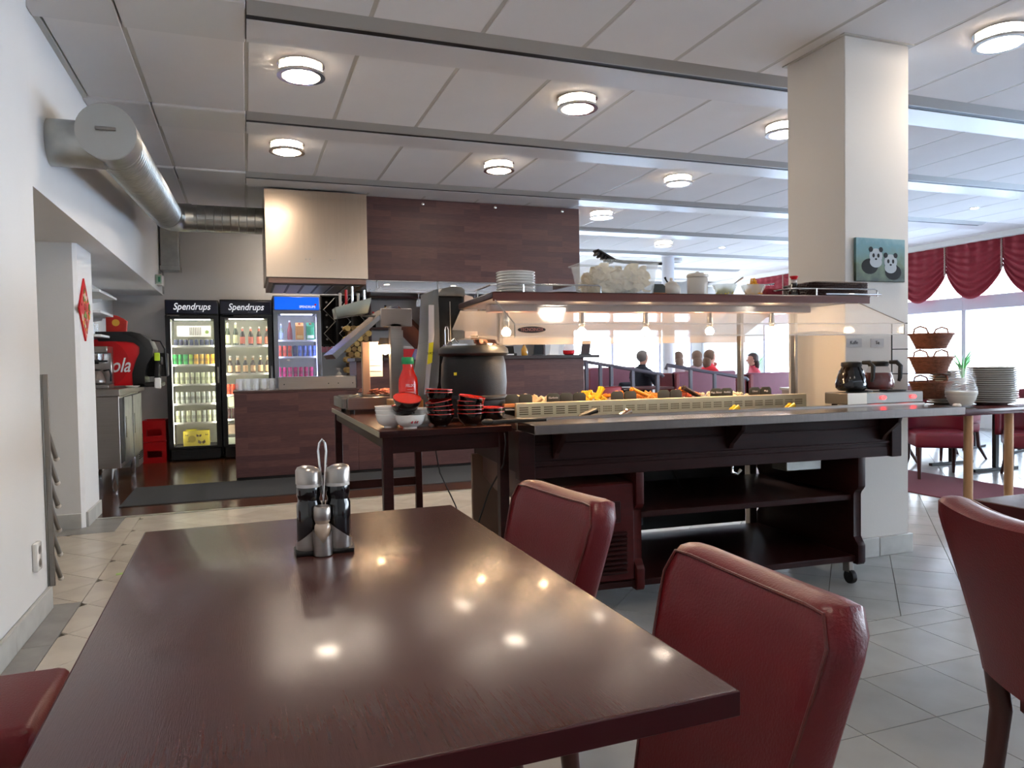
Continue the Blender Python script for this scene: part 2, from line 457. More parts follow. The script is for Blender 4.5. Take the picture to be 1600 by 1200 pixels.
# right window wall and far window wall: sill wall, frames, glass
def window_wall(side, n0, edges, fixed, sill, head):
    """edges: positions of the mullions; builds sill wall, lintel, then each window with its frame bars and panes"""
    lo, hi = edges[0], edges[-1]
    def B(mb, a0, a1, d0, d1, z0, z1, bev=0.):
        if side == 'right': mb.box(fixed + d0, fixed + d1, a0, a1, z0, z1, bev)
        else: mb.box(a0, a1, fixed + d0, fixed + d1, z0, z1, bev)
    w = MB(); B(w, lo - .3, hi + .3, 0, .2, 0, sill); B(w, lo - .3, hi + .3, 0, .2, head, H + .1); B(w, lo - .3, lo, 0, .2, sill, head); B(w, hi, hi + .3, 0, .2, sill, head)
    struct('wall_' + side, w, WALLW)
    for k in range(len(edges) - 1):
        a, b = edges[k], edges[k + 1]
        f = MB()
        B(f, a, a + .035, .02, .12, sill, head); B(f, b - .035, b, .02, .12, sill, head)
        B(f, a, b, .02, .12, sill, sill + .05); B(f, a, b, .02, .12, head - .05, head); B(f, a, b, 0, .14, 1.84, 2.05, .004)
        fo = f.build('window_%d' % (n0 + k), FRAME, None, False); fo['kind'] = 'structure'
        for z0, z1 in ((sill + .05, 1.84), (2.05, head - .05)):
            g = MB(); B(g, a + .035, b - .035, .065, .071, z0, z1); g.build('pane', PANEM, fo, False)
        s_ = MB(); B(s_, a, b, -.12, .02, sill - .03, sill); s_.build('window_sill', WHITE, fo, False)
PANEM = mat('window_glass', (1, 1, 1), .0, alpha=.06, spec=.4)
window_wall('right', 1, [-3.6, -1.75, .1, 1.95, 3.8, 5.35, 6.9, 8.45, 10.0, 11.6, 13.2], XR, .60, 2.86)
struct('wall_right_end', MB().box(XR, XR + .2, 13.5, YF + .2, 0, H + .1), WALLW)
window_wall('far', 20, [5.6, 6.9, 8.2, 9.5, 10.4], YF, .75, 2.3)
struct('exterior_ground', MB().box(XR + .4, 60, -40, 60, -.6, -.5), mat('pale_paving', '#c9ccd0', .9))

# ------------------------------------------------------------------ ceiling
ce = struct('ceiling', MB().box(-1.8, XR + .3, YN - .2, YF + .3, H + .1, H + .2), mat('ceiling_void', '#7d7a76', .9))
slots = [-2.75, -1.05, .62, 2.30, 3.985, 5.665, 7.37, 9.13, 10.93, 12.7, 14.4]
PX = .6065; X0 = .05
cols = [X0 + PX * k for k in range(-2, 19)]
tm_cache = {}
def ctile(x0, x1, y0, y1):
    x0 = max(x0, -.94); x1 = min(x1, XR)
    if x1 - x0 < .05: return
    w, d = round(x1 - x0 - .024, 3), round(y1 - y0 - .006, 3)
    if (w, d) not in tm_cache:
        o = MB().box(-w / 2, w / 2, -d / 2, d / 2, -.004, .03, .003).build('ceiling_tile', TILEC, ce, False)
        tm_cache[(w, d)] = o.data
    else:
        o = bpy.data.objects.new('ceiling_tile', tm_cache[(w, d)]); COL.objects.link(o); o.parent = ce
    o.location = ((x0 + x1) / 2, (y0 + y1) / 2, H)
ys = []
for a, b in zip(slots, slots[1:]): ys.append((a + .335, b - .135))
for (y0, y1) in ys:
    for k in range(len(cols) - 1): ctile(cols[k], cols[k + 1], y0, y1)
    MB().box(-.965, XR, y0 - .004, y0, H - .002, H + .03).build('grid_bar', GRID, ce, False)
    gb = None
    for k in range(len(cols)):
        if gb is None: gb = MB().box(-.012, .012, 0, 1, -.0015, .02).build('grid_bar', GRID, ce, False)
        else: gb = gb.copy(); COL.objects.link(gb)
        gb.location = (cols[k], y0, H); gb.scale = (1, y1 - y0, 1)
for s_ in slots:
    for a, b in ((-.965, cols[1] - .004), (cols[1] + .004, X0 - .004)):
        MB().box(a, b, s_ - .135, s_ + .335, H - .022, H + .02, .006).build('ceiling_panel', BAND, ce, False)
    x1 = 9.62 if s_ > 2 else 9.62
    MB().prism([(s_ - .135, H + .002), (s_ - .135, H + .03), (s_ - .03, H + .03), (s_ - .03, H - .03), (s_ - .045, H - .03)], X0, x1, 'yz').build('slot_rail', STRIP, ce, False)
    MB().box(X0, x1, s_ - .032, s_ + .027, H - .026, H + .06).build('slot_void', BLACK, ce, False)
    MB().prism([(s_ + .025, H - .03), (s_ + .30, H - .03), (s_ + .335, H - .002), (s_ + .335, H + .03), (s_ + .025, H + .03)], X0, x1, 'yz').build('slot_panel', BAND, ce, False)
    MB().box(x1, XR, s_ - .135, s_ + .335, H - .006, H + .02, .003).build('ceiling_panel', BAND, ce, False)
struct('trim_2', MB().box(-.965, -.935, YN, 10.3, H - .012, H + .03), GRID)
struct('trim_3', MB().box(XR - .16, XR, YN, YF, 2.87, H, .01), WHITE)

def ring_light(name, lit=True):
    t = thing(name, '', 'lamp')
    MB().lathe([(.118, 0), (.138, 0), (.138, -.012), (.118, -.012), (.118, 0)], seg=32).build('upper_ring', CHROME, t)
    MB().lathe([(.112, -.062), (.140, -.062), (.140, -.078), (.112, -.078), (.112, -.062)], seg=32).build('lower_ring', CHROME if lit else WHITE, t)
    MB().lathe([(.122, -.012), (.126, -.012), (.126, -.062), (.122, -.062), (.122, -.012)], seg=32).build('glass_band', mat('frosted_band', (1, .86, .68), .3, alpha=.22, emit=.12) if lit else PLEXE, t)
    for a in (.5, 2.6, 4.7):
        MB().cyl(.004, -.064, -.01, (.131 * math.cos(a), .131 * math.sin(a), 0), 6).build('strut', CHROME, t)
    MB().cyl(.108, -.022, -.004, seg=32).build('diffuser', LAMPM if lit else WHITE, t)
    return t
base = ring_light('ceiling_light')
lab = ['round ceiling lamp over the table, nearest to the left wall', 'round ceiling lamp in the nearest row, second from the left',
       'large round ceiling lamp at the top right beyond the white pillar', 'round ceiling lamp in front of the steel hood', 'round ceiling lamp in front of the dark wood canopy panel',
       'round ceiling lamp in the open field left of the white pillar', 'round ceiling lamp just right of the dark canopy panel', 'round ceiling lamp far back above the prawn cracker tub',
       'round ceiling lamp half hidden behind the left edge of the white pillar', 'added round ceiling lamp, unseen, over the room behind the dining table']
P_ = [(.357, 4.58), (2.184, 4.60), (4.0, 2.94), (.36, 6.23), (2.2, 6.3), (4.07, 6.28), (4.12, 8.04), (6.09, 9.81), (3.97, 4.65), (.357, 1.2)]  # last position is an added lamp out of view, for more room light
for i, (x, y) in enumerate(P_):
    if i == 0: base.location = (x, y, H); base['label'] = lab[0]; base['group'] = 'lit round ceiling lamps'
    else: dup(base, (x, y, H), 0, lab[i], 'lit round ceiling lamps')
dup(base, (.72, 9.78, H), 0, 'added round ceiling lamp hidden behind the steel hood', 'lit round ceiling lamps')  # unseen lamp added to brighten the back wall
dup(base, (1.9, 8.66, H), 0, 'added round ceiling lamp hidden behind the dark canopy panel', 'lit round ceiling lamps')  # also added out of sight to light the wall behind the bar
dup(base, (2.2, .1, H), 0, 'added round ceiling lamp, unseen, above the chairs behind the camera', 'lit round ceiling lamps')  # added outside the view to raise the light indoors
dark = ring_light('unlit_ceiling_light', False)
dark.location = (7.9, 8.75, H); dark['label'] = 'unlit round ceiling fitting beside the curtains, nearer of the two right of the pillar'; dark['group'] = 'unlit round ceiling fittings'
for (x, y, l) in ((8.8, 8.0, 'unlit round ceiling fitting right of the pillar, nearest to the curtains'), (7.3, 11.4, 'unlit round ceiling fitting seen above the tall white jar'), (7.9, 12.6, 'unlit round ceiling fitting farthest back above the glass bowls')):
    dup(dark, (x, y, H), 0, l, 'unlit round ceiling fittings')
for k_, (x_, y_) in enumerate(((1.72, 9.35), (2.6, 9.35), (3.5, 9.35))):
    q_ = thing('soffit_spotlight', 'small spot in the low soffit over the back bar, %s from the left' % NTH[k_], 'lamp', (x_, y_, 2.17), group='soffit spots over the back bar')
    MB().lathe([(.035, 0), (.05, 0), (.05, -.008), (.035, -.008), (.035, 0)], seg=20).build('bezel', CHROME, q_); MB().cyl(.034, -.006, -.002, seg=20).build('lens', SPOTM, q_)
sb = thing('ceiling_spotlight', 'small lit ceiling spot right of the pillar near the curtains', 'lamp', (8.5, 6.57, H), group='small ceiling spots')
MB().lathe([(.045, 0), (.06, 0), (.06, -.012), (.045, -.012), (.045, 0)], seg=20).build('bezel', WHITE, sb)
MB().cyl(.044, -.010, -.004, seg=20).build('lens', SPOTM, sb)
dup(sb, (7.35, 10.08, H), 0, 'small lit ceiling spot above the tall white jar', 'small ceiling spots')
dup(sb, (8.6, 12.0, H), 0, 'small lit ceiling spot farthest back, above the glass bowls', 'small ceiling spots')

# ------------------------------------------------------------------ left wall fittings
so = thing('wall_socket', 'white double power socket low on the near left wall', 'socket', (-.93, 3.86, .31))
MB().box(0, .022, -.04, .04, -.065, .065, .006, 2).build('housing', PORC, so)
for z in (-.03, .03): MB().cyl(.02, .0225, .0235, (0, 0, z), 16, 'x').build('outlet', STEELD, so)
rk = thing('coat_rail', 'steel wall strip with slanted tube hooks on the end of the left wall', 'coat rack', (-.905, 4.075, 0))
MB().box(-.018, .006, 0, .012, .11, 1.14, .002).build('rail', STEELD, rk)
MB().box(-.075, -.018, 0, .010, .11, 1.14, .002).build('mounting_plate', GALV, rk)
for z in (.72, .60, .485, .365, .245, .125):
    a = Vector((-.008, .008, z + .15)); b = Vector((.012, .085, z))
    MB().tube([a, b], .011, 10).build('hook_tube', STEELD, rk)
    MB().ball(.014, b).build('end_cap', CREAM, rk)
dm = thing('pizza_picture', 'red and yellow lozenge shaped food picture on the left white pier', 'picture', (-1.128, 6.24, 1.60))
MB().prism([(0, -.235), (.2, 0), (0, .235), (-.2, 0)], 0, .012, 'yz', .002).build('board', REDP, dm, False)
pm = [mat('print_yellow', '#d8a437', .5), mat('print_red', '#a52318', .5), mat('print_green', '#6d8a3a', .5), mat('print_pale', '#dfc6b2', .5)]
for q in range(90):
    a = random.random() * 2 * PI; r = random.random() ** .6 * .21
    y, z = r * math.cos(a), r * math.sin(a) * 1.1
    if abs(y) / .2 + abs(z) / .235 > .84: continue
    MB().cyl(.008 + .022 * random.random(), 0, .0006 + q * .00004, (.0125, y, z), 8, 'x').build('print', pm[q % 4], dm, False)
ex = thing('exit_sign', 'small green and white exit sign at the end of the left bulkhead', 'sign', (-.962, 9.55, 2.18))
MB().box(0, .07, -.12, .12, -.06, .06, .006).build('housing', PORC, ex)
MB().box(.004, .066, -.124, -.1205, -.05, .05).build('face', mat('exit_pale', '#a9c4b6', .4), ex, False)
MB().box(.030, .052, -.126, -.124, -.03, .03, .002).build('green_mark', mat('exit_green', '#3f8f6c', .4), ex, False)
# round ventilation duct along the left wall, elbow, branch to the hood
dc = thing('ventilation_duct', 'large round galvanised spiral duct running under the ceiling to the steel hood', 'duct', (0, 0, 0))
R = .135
d0, d1 = Vector((-.665, 4.42, 2.42)), Vector((-.685, 7.8, 2.645)); dd = (d1 - d0).normalized()
pts = []; rs = []
N_ = 46
for i in range(N_ + 1):
    p = d0 + (d1 - d0) * (.07 + .93 * i / N_)
    for e, k in ((-.004, 0), (0, .004), (.004, 0)): pts.append(p + dd * e); rs.append(R + k)
MB().tube(pts, rs, 28).build('spiral_pipe', GALV, dc)
MB().tube([d0, d0 + dd * .02, d0 + dd * .021, d0 + dd * .26], [R + .004, R + .004, R + .010, R + .010], 32).build('end_collar', GALV, dc)
MB().tube([d0 - dd * .006, d0 + dd * .001], R + .012, 32).build('end_cap', mat('duct_cap', '#a8a7a2', .45, .55), dc)
MB().box(-.05, .05, -.012, 0, -.006, .012, .003, loc=d0 + Vector((.0, -.008, .01))).build('cap_handle', STEELD, dc)
MB().cyl(.125, -.965, -.70, (0, 4.60, 2.39), 28, 'x').build('wall_branch', GALV, dc)
el = [Vector((-.685, 7.8, 2.645)), Vector((-.68, 7.93, 2.653)), Vector((-.65, 8.04, 2.66)), Vector((-.58, 8.10, 2.663)), Vector((-.48, 8.12, 2.665))]
MB().tube(el, R + .007, 28).build('elbow', GALV, dc)
pts = []; rs = []
for i in range(10):
    p = Vector((-.5 + .708 * i / 9, 8.12, 2.665))
    for e, k in ((-.004, 0), (0, .004), (.004, 0)): pts.append(p + Vector((e, 0, 0))); rs.append(R + k)  
MB().tube(pts, rs, 28).build('branch_pipe', GALV, dc)
vd = thing('vertical_duct', 'short square grey duct stub hanging below the duct elbow', 'duct', (-.84, 9.98, 2.34))
MB().box(-.1, .1, -.1, .12, .06, .56, .004).build('shaft', GALV, vd)
MB().box(-.115, .115, -.115, .13, 0, .06, .004).build('flange', GALV, vd)
MB().cyl(.012, -.28, .02, (-.09, 0, 0), 8).build('pipe', GALV, vd)

# ------------------------------------------------------------------ near dining tables
def dining_table(label, loc, rz, L, Wd, legs=True):
    t = thing('dining_table', label, 'table', loc, rz)
    MB().box(-Wd + .002, -.002, .002, L - .002, .716, .75, .003, 2).build('tabletop', TABLE, t)
    EB = mat('oxblood_edge', '#35060d', .4, spec=.2)
    MB().box(-Wd, 0, 0, .0035, .7165, .7485, .001).box(-Wd, 0, L - .0035, L, .7165, .7485, .001).box(-.0035, 0, .0035, L - .0035, .7165, .7485, .001).box(-Wd, -Wd + .0035, .0035, L - .0035, .7165, .7485, .001).build('edge_band', EB, t)
    for y in (.30, L - .30):
        MB().box(-Wd / 2 - .03, -Wd / 2 + .03, y - .03, y + .03, .03, .716, .004).build('leg', MAHOG, t)
        MB().box(-Wd / 2 - .035, -Wd / 2 + .035, y - .22, y + .22, 0, .03, .004).build('foot', MAHOG, t)
    return t
dining_table('dark brown wooden dining table carrying the oil and vinegar set', (.575, .757, 0), .014, 1.31, .81)
dining_table('dark wooden table at the right edge behind a red chair', (2.78, .12, 0), 0, 1.39, .83)

def dining_chair(name):
    """faces +x; leather seat and flared backrest on dark legs"""
    t = thing(name, '', 'chair')
    MB().box(-.2, .19, -.172, .172, .375, .46, .028, 3).build('seat', LEATH, t)
    MB().box(-.19, .175, -.16, .16, .335, .38, .006).build('seat_frame', LEATHB, t)
    def back(u, v, th):
        # u 0..1 across, v 0..1 up
        z = .44 + .393 * v
        w = .165 + .045 * min(1, v * 1.15) ** 1.1
        if v > .78: w -= .022 * ((v - .78) / .185) ** 3
        y = (u * 2 - 1) * w
        x = -.205 - .105 * v ** 1.15 + .018 * (abs(u * 2 - 1) ** 2) - th
        z += .010 * abs(u * 2 - 1) ** 2 * v
        return Vector((x, y, z))
    m = MB(); nu, nv = 14, 12
    # closed rounded slab
    def shell(s, v):
        # s runs round the section: front face, side, rear face, side
        per = [(0, 0)]
        return None
    F = [[m.bm.verts.new(back(.03 + .94 * i / nu, v, .004 * (i in (0, nu)))) for v in [.0 + .965 * j / nv for j in range(nv + 1)]] for i in range(nu + 1)]
    B_ = [[m.bm.verts.new(back(.03 + .94 * i / nu, v, .085 - .012 * v)) for v in [.0 + .965 * j / nv for j in range(nv + 1)]] for i in range(nu + 1)]
    for i in range(nu):
        for j in range(nv):
            m.bm.faces.new((F[i][j], F[i + 1][j], F[i + 1][j + 1], F[i][j + 1])); m.bm.faces.new((B_[i][j], B_[i][j + 1], B_[i + 1][j + 1], B_[i + 1][j]))
    def ring(T):  # rounded rim joining front and rear outlines
        n = len(T)
        mids = []
        for k, (f, b) in enumerate(T):
            c = (f.co + b.co) / 2
            out = OUT[k]
            mids.append([m.bm.verts.new(f.co * .8 + b.co * .2 + out * .010), m.bm.verts.new(c + out * .013), m.bm.verts.new(f.co * .2 + b.co * .8 + out * .010)])
        for k in range(n - 1):
            c0 = [T[k][0]] + mids[k] + [T[k][1]]; c1 = [T[k + 1][0]] + mids[k + 1] + [T[k + 1][1]]
            for q in range(4): m.bm.faces.new((c0[q], c1[q], c1[q + 1], c0[q + 1]))
    T = [(F[0][j], B_[0][j]) for j in range(nv + 1)] + [(F[i][nv], B_[i][nv]) for i in range(1, nu)] + [(F[nu][j], B_[nu][j]) for j in range(nv, -1, -1)]
    OUT = [Vector((0, -1, 0))] * nv + [Vector((0, -.7, .7))] + [Vector((0, 0, 1))] * (nu - 1) + [Vector((0, .7, .7))] + [Vector((0, 1, 0))] * nv
    ring(T)
    for i in range(nu): m.bm.faces.new((F[i][0], B_[i][0], B_[i + 1][0], F[i + 1][0]))
    m.build('backrest', LEATH, t, angle=1.0)
    for th in (.001,):
        P = [back(.03, .965 * j / 10, th + .002) for j in range(11)] + [back(.03 + .94 * i / 10, .975, th) for i in range(1, 10)] + [back(.97, .965 * j / 10, th + .002) for j in range(10, -1, -1)]
        MB().tube(P, .0028, 6).build('piping', LEATHB, t)
    for y in (-.175, .175):
        MB().tube([(.15, y * .8, .35), (.152, y * .8, .2), (.16, y * .8, 0)], [.023, .02, .015], 8).build('leg', CHAIRW, t)
        MB().tube([(-.262, y * .9, .56), (-.245, y * .92, .46), (-.225, y * .95, .34), (-.235, y, .2), (-.285, y * 1.04, 0)], [.022, .024, .024, .021, .017], 10).build('leg', CHAIRW, t)
    return t
ch = dining_chair('dining_chair')
ch.location = (.415, .935, 0); ch.rotation_euler = (0, 0, PI); ch['label'] = 'red leather chair pushed in at the near right side of the set table'; ch['group'] = 'red leather dining chairs'
dup(ch, (.43, 1.665, 0), PI + .13, 'red leather chair beyond it at the far right side of the set table', 'red leather dining chairs')
dup(ch, (1.775, .95, 0), -.40, 'red leather chair at the right edge seen from behind with its dark rear leg', 'red leather dining chairs')
dup(ch, (-.60, 1.83, 0), .0, 'red leather chair at the lower left whose seat shows beside the table', 'red leather dining chairs')

# oil, vinegar and salt set
cr = thing('cruet_set', 'chrome oil and vinegar set with loop handle and small salt shaker', 'condiment set', (.155, 1.668, .75), -.03)
MB().prism([(-.062, -.03), (.062, -.03), (.066, .03), (-.066, .03)], 0, .010, 'xy', .002).build('base', BLACK, cr)
for sx in (-1, 1):
    m = MB(); r = .0295; n = 20
    for zz, k in ((0, 0),):
        lo, hi = [], []
        for i in range(n):
            a = 2 * PI * i / n; h = .050 - .024 * math.cos(a) * sx
            lo.append(m.bm.verts.new((r * math.cos(a), r * math.sin(a), .010))); hi.append(m.bm.verts.new((r * math.cos(a), r * math.sin(a), h)))
        for i in range(n): m.bm.faces.new((lo[i], lo[(i + 1) % n], hi[(i + 1) % n], hi[i]))
    m.build('holder_cup', STEEL, cr, loc=(sx * .0315, .004, 0))
    MB().lathe([(.024, .012), (.0272, .016), (.0272, .108), (.024, .116), (.024, .122), (.0262, .128), (.0262, .142), (.0255, .147), (0, .147)], (sx * .0315, .004, 0), 28).build('bottle', BLKGL, cr)
    MB().lathe([(.0266, .1475), (.0266, .152), (.0255, .156), (.0245, .1475)], (sx * .0315, .004, 0), 28).build('glass_neck', PLEXE, cr)
    m = MB().lathe([(.0275, .155), (.0275, .181), (.024, .188), (.013, .193), (0, .194)], (0, 0, 0), 28)
    for v in m.bm.verts:
        if v.co.z > .178: v.co.z += v.co.x * sx * .12
    m.build('cap', STEEL, cr, loc=(sx * .0315, .004, 0))
P = [(0, .002, .012), (0, .002, .12), (-.005, .002, .17), (-.0085, .002, .225), (-.006, .002, .243), (0, .002, .251), (.006, .002, .243), (.0085, .002, .225), (.005, .002, .17), (.001, .002, .12)]
MB().tube(P, .0028, 8).build('handle', CHROME, cr)
sh = MB().lathe([(.010, .022), (.0165, .04), (.0175, .058), (.0168, .066), (.014, .071), (.0165, .076), (.0175, .081)], (0, 0, 0), 20).build('shaker_glass', mat('salt_glass', '#b8a28c', .15, coat=.4), cr, loc=(-.006, -.032, 0))
MB().lathe([(.0175, .079), (.0185, .083), (.0185, .106), (.016, .109), (0, .109)], (0, 0, 0), 20).build('shaker_cap', STEEL, cr, loc=(-.006, -.032, 0))
m = MB()
n = 16
lo, hi = [], []
for i in range(n):
    a = 2 * PI * i / n; h = .028 + .028 * abs(math.cos(a))
    lo.append(m.bm.verts.new((.0205 * math.cos(a), .0205 * math.sin(a), 0))); hi.append(m.bm.verts.new((.0205 * math.cos(a), .0205 * math.sin(a), h)))
for i in range(n): m.bm.faces.new((lo[i], lo[(i + 1) % n], hi[(i + 1) % n], hi[i]))
m.bm.faces.new(lo)
m.build('shaker_cup', STEEL, cr, loc=(-.006, -.032, .002))

# ------------------------------------------------------------------ buffet cart (local frame: x along the front, y to the rear)
TH = -.06; OX, OY = 1.1, 2.97
def cw(x, y, z=0): return (OX + x * math.cos(TH) - y * math.sin(TH), OY + x * math.sin(TH) + y * math.cos(TH), z)
bf = thing('buffet_cart', 'long dark wooden salad buffet cart with steel top, glass guard and open shelves', 'buffet', (OX, OY, 0), TH)
CL, CD = 1.97, .94
def bfp(name, mb, m, parent=bf, **k): return mb.build(name, m, parent, **k)
for y0, y1, nm in ((0, .03, 'front_apron'), (CD - .03, CD, 'rear_apron')): bfp(nm, MB().box(.03, CL + .06, y0, y1, .648, .858, .003), MAHOG)
bfp('side_apron', MB().box(.03, .06, .03, CD - .03, .66, .858, .003), MAHOG); bfp('side_apron', MB().box(CL + .03, CL + .06, .03, CD - .03, .66, .858, .003), MAHOG)
for z0, z1, d in ((.795, .803, .006), (.715, .726, .008), (.648, .70, .006)): bfp('moulding', MB().box(.03, CL + .06, -d, 0, z0, z1, .002), MAHOG)
bfp('moulding', MB().box(.0, .075, -.02, .04, .645, .862, .004), MAHOG); bfp('moulding', MB().box(CL + .02, CL + .085, -.02, .04, .645, .862, .004), MAHOG)
for x in (.16, 1.04, 1.93):
    bfp('bracket', MB().prism([(0, .86), (-.13, .86), (-.12, .83), (-.03, .76), (-.02, .735), (0, .735)], x, x + .022, 'yz', .002), MAHOG)
# steel top with well
bfp('tray_rail', MB().box(.015, 2.27, -.20, .045, .862, .902, .003), mat('rail_steel', '#7d7571', .27, 1., noise=.08, nscale=4, stretch=(30, 1, 1)))
bfp('rail_lip', MB().box(.015, 2.27, .045, .06, .862, .914, .003), STEEL)
bfp('steel_top', MB().box(.04, CL + .10, .03, .15, .855, .893, .003).box(.04, CL + .1, .86, CD + .03, .855, .893, .003).box(.04, .12, .15, .86, .855, .893, .003).box(1.78, 2.27, .03, .24, .855, .893, .003), STEEL)
bfp('well_floor', MB().box(.12, 1.80, .15, .86, .845, .852), STEEL)
rm = bfp('riser_strip', MB().box(.10, 1.76, .335, .365, .852, .962, .003), mat('warm_riser', '#d9c9a5', .35, .2))
for k in range(26):
    x = .115 + k * .0628
    for q in range(4): bfp('riser_slot', MB().box(x, x + .045, .3335, .3352, .905 + q * .0105, .910 + q * .0105), mat('slot_brown', '#6f5f42', .8), smooth=False) if k < 6 else None
    if k >= 6:
        m = MB()
        for q in range(3):
            for r in range(6): m.box(x + r * .008, x + r * .008 + .0035, .3335, .3352, .906 + q * .011, .913 + q * .011)
        bfp('riser_slot', m, MATS['slot_brown'], smooth=False)
bfp('food_deck', MB().box(.12, 1.78, .365, .86, .925, .94, .003), STEEL)
# superstructure
bfp('shelf', MB().box(-.10, CL - .10, .0, .68, 1.437, 1.466, .004), SHELFW)
bfp('shelf_fascia', MB().box(-.10, CL - .10, -.004, .0, 1.425, 1.462, .002), mat('fascia_brown', '#5a2a20', .3))
bfp('lamp_housing', MB().box(-.03, CL - .2, .31, .39, 1.40, 1.437, .004), mat('warm_brown_metal', '#7a5648', .35))
for x in (.105, 1.535, 1.90):
    bfp('post', MB().box(x - .011, x + .011, .60, .64, .89, 1.437, .003), STEEL)
PG = [(-.0, 1.432), (-.29, 1.312), (-.29, 1.262), (-.284, 1.262), (-.284, 1.308), (.006, 1.428)]
bfp('front_guard', MB().prism(PG, -.09, 1.80, 'yz'), PLEXI, smooth=False)
PB = [(.68, 1.432), (.97, 1.312), (.97, 1.262), (.964, 1.262), (.964, 1.308), (.674, 1.428)]
bfp('rear_guard', MB().prism(PB, -.09, 1.80, 'yz'), mat('plexi_warm_sheen', '#e8dcd0', .3, alpha=.55), smooth=False)  # pale warm tint paints in the lamplight reflected by the rear plexiglass
for x in (-.09, 1.80):
    bfp('end_guard', MB().prism([(.0, 1.43), (-.29, 1.31), (-.29, 1.262), (-.1, 1.262), (.24, 1.30), (.44, 1.30), (.78, 1.262), (.97, 1.262), (.97, 1.31), (.68, 1.43)], x - .003, x + .003, 'yz'), PLEXI, smooth=False)
for y in (-.29, .97):
    bfp('guard_edge', MB().box(-.093, 1.803, y - .003, y + .003, 1.258, 1.263), PLEXE); bfp('guard_edge', MB().box(-.093, 1.803, y - .002, y + .002, 1.309, 1.313), PLEXE)
for x in (-.09, 1.80):
    bfp('guard_edge', MB().tube([(x, 0, 1.43), (x, -.29, 1.312), (x, -.29, 1.262)], .0025, 6), mat('edge_grey', '#8d8780', .3))
st = bfp('maker_plate', MB().cyl(.058, -.001, .001, (0, 0, 0), 28, 'y', sx=1, sy=.22), mat('plate_brown', '#3a302e', .4), loc=(-.022, -.2925, 1.289))
for v in st.data.vertices: v.co = Vector((v.co.x, v.co.y, v.co.z * 1))
text('TECNOINOX', .018, mat('plate_red', '#c07a6c', .5), st, (0, -.002, 0), (PI / 2, 0, 0), sx=.9)
for x in (.06, .45, .80, 1.17, 1.55):
    b = bfp('heat_lamp', MB().lathe([(.013, 1.40), (.016, 1.335), (.010, 1.325), (.010, 1.40)], (x, .35, 0), 16), STEELD)
    MB().lathe([(.006, 1.33), (.021, 1.312), (.022, 1.298), (.014, 1.288), (0, 1.286)], (x, .35, 0), 16).build('bulb', HEATM, b)
# under-structure: shaped end panels, shelves, louvred locker, castors
def endpoly(z0, z1, y0=0., y1=.86):
    c = .035
    f = [(y0 + c, .30), (y0 + c, .24), (y0 + .01, .215), (y0, .2), (y0, .115), (y0 + .01, .10)]
    return [(y0, .65), (y0, .50), (y0 + .01, .485), (y0 + c - .005, .47), (y0 + c, .455)] + f[1:] + [(y1 - .01, .10), (y1, .115), (y1, .2), (y1 - .01, .215), (y1 - c, .24), (y1 - c, .455), (y1 - c + .005, .47), (y1 - .01, .485), (y1, .50), (y1, .65)]
for x in (1.80,): bfp('end_panel', MB().prism(endpoly(0, 0), x, x + .045, 'yz', .003), MAHOG)
bfp('end_panel', MB().prism(endpoly(0, 0), .565, .605, 'yz', .003), MAHOGR)
bfp('middle_shelf', MB().box(.60, 1.80, .05, .80, .425, .455, .003), MAHOG)
bfp('bottom_shelf', MB().box(.20, 1.80, .02, .84, .115, .145, .003), MAHOG)
bfp('back_panel', MB().box(.98, 1.70, .82, .84, .165, .65, .003), BLACK)
bfp('shelf_strip', MB().box(.66, .98, .80, .83, .535, .645, .003), MAHOG); bfp('shelf_strip', MB().box(.66, .98, .79, .80, .48, .51, .003), mat('tan_strip', '#8b7a70', .5))
bfp('shelf_strip', MB().box(.60, 1.0, .80, .83, .20, .42, .003), mat('locker_grey', '#77767c', .4))
for x in (1.745,): bfp('rear_post', MB().box(x, x + .05, .84, .89, .0, .65, .003), STEELD)
lk = bfp('locker', MB().box(.21, .565, .04, .60, .145, .60, .004), MAHOGR)
ld = bfp('locker_door', MB().box(.215, .56, .012, .04, .15, .60, .006), MAHOGR)
MB().box(.30, .49, .006, .014, .42, .52, .003).build('recess_panel', MAHOG, ld)
for k in range(9):
    MB().box(-.13, .13, -.010, .010, -.007, .007, .005, 2, rot=(.5, 0, 0), loc=(.39, .006, .195 + k * .022)).build('louvre_slat', MAHOG, ld)
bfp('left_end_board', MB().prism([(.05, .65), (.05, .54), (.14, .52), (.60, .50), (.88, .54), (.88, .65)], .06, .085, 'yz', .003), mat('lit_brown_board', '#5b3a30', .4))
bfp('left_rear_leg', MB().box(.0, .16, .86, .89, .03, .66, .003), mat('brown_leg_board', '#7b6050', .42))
bfp('left_shelf', MB().box(.06, .2, .1, .8, .115, .14, .003), MAHOG)
cs = bfp('castor', MB().box(-.014, .014, -.02, .03, .055, .115, .004), STEEL)
MB().lathe([(.012, -.013), (.034, -.013), (.036, 0), (.034, .013), (.012, .013)], (0, -.012, .036), 20, axis='x').build('wheel', BLACK, cs)
cs.location = (1.78, .045, 0)
for x, y in ((.24, .06), (1.78, .80), (.24, .80)): dup(cs, (x, y, 0))
for a, b in (((.70, .83, .25), (.9, .83, .20)), ((1.0, .5, .62), (1.2, .6, .45))): bfp('hose', MB().tube([a, ((a[0] + b[0]) / 2, a[1], min(a[2], b[2]) - .04), b], .006, 6), BLACK)
bfp('control_box', MB().box(1.45, 1.66, .10, .22, .585, .648, .004), GALV)
bfp('valve', MB().tube([(1.10, .05, .64), (1.10, .05, .61), (1.13, .05, .60), (1.15, .05, .62)], .008, 8), CHROME)
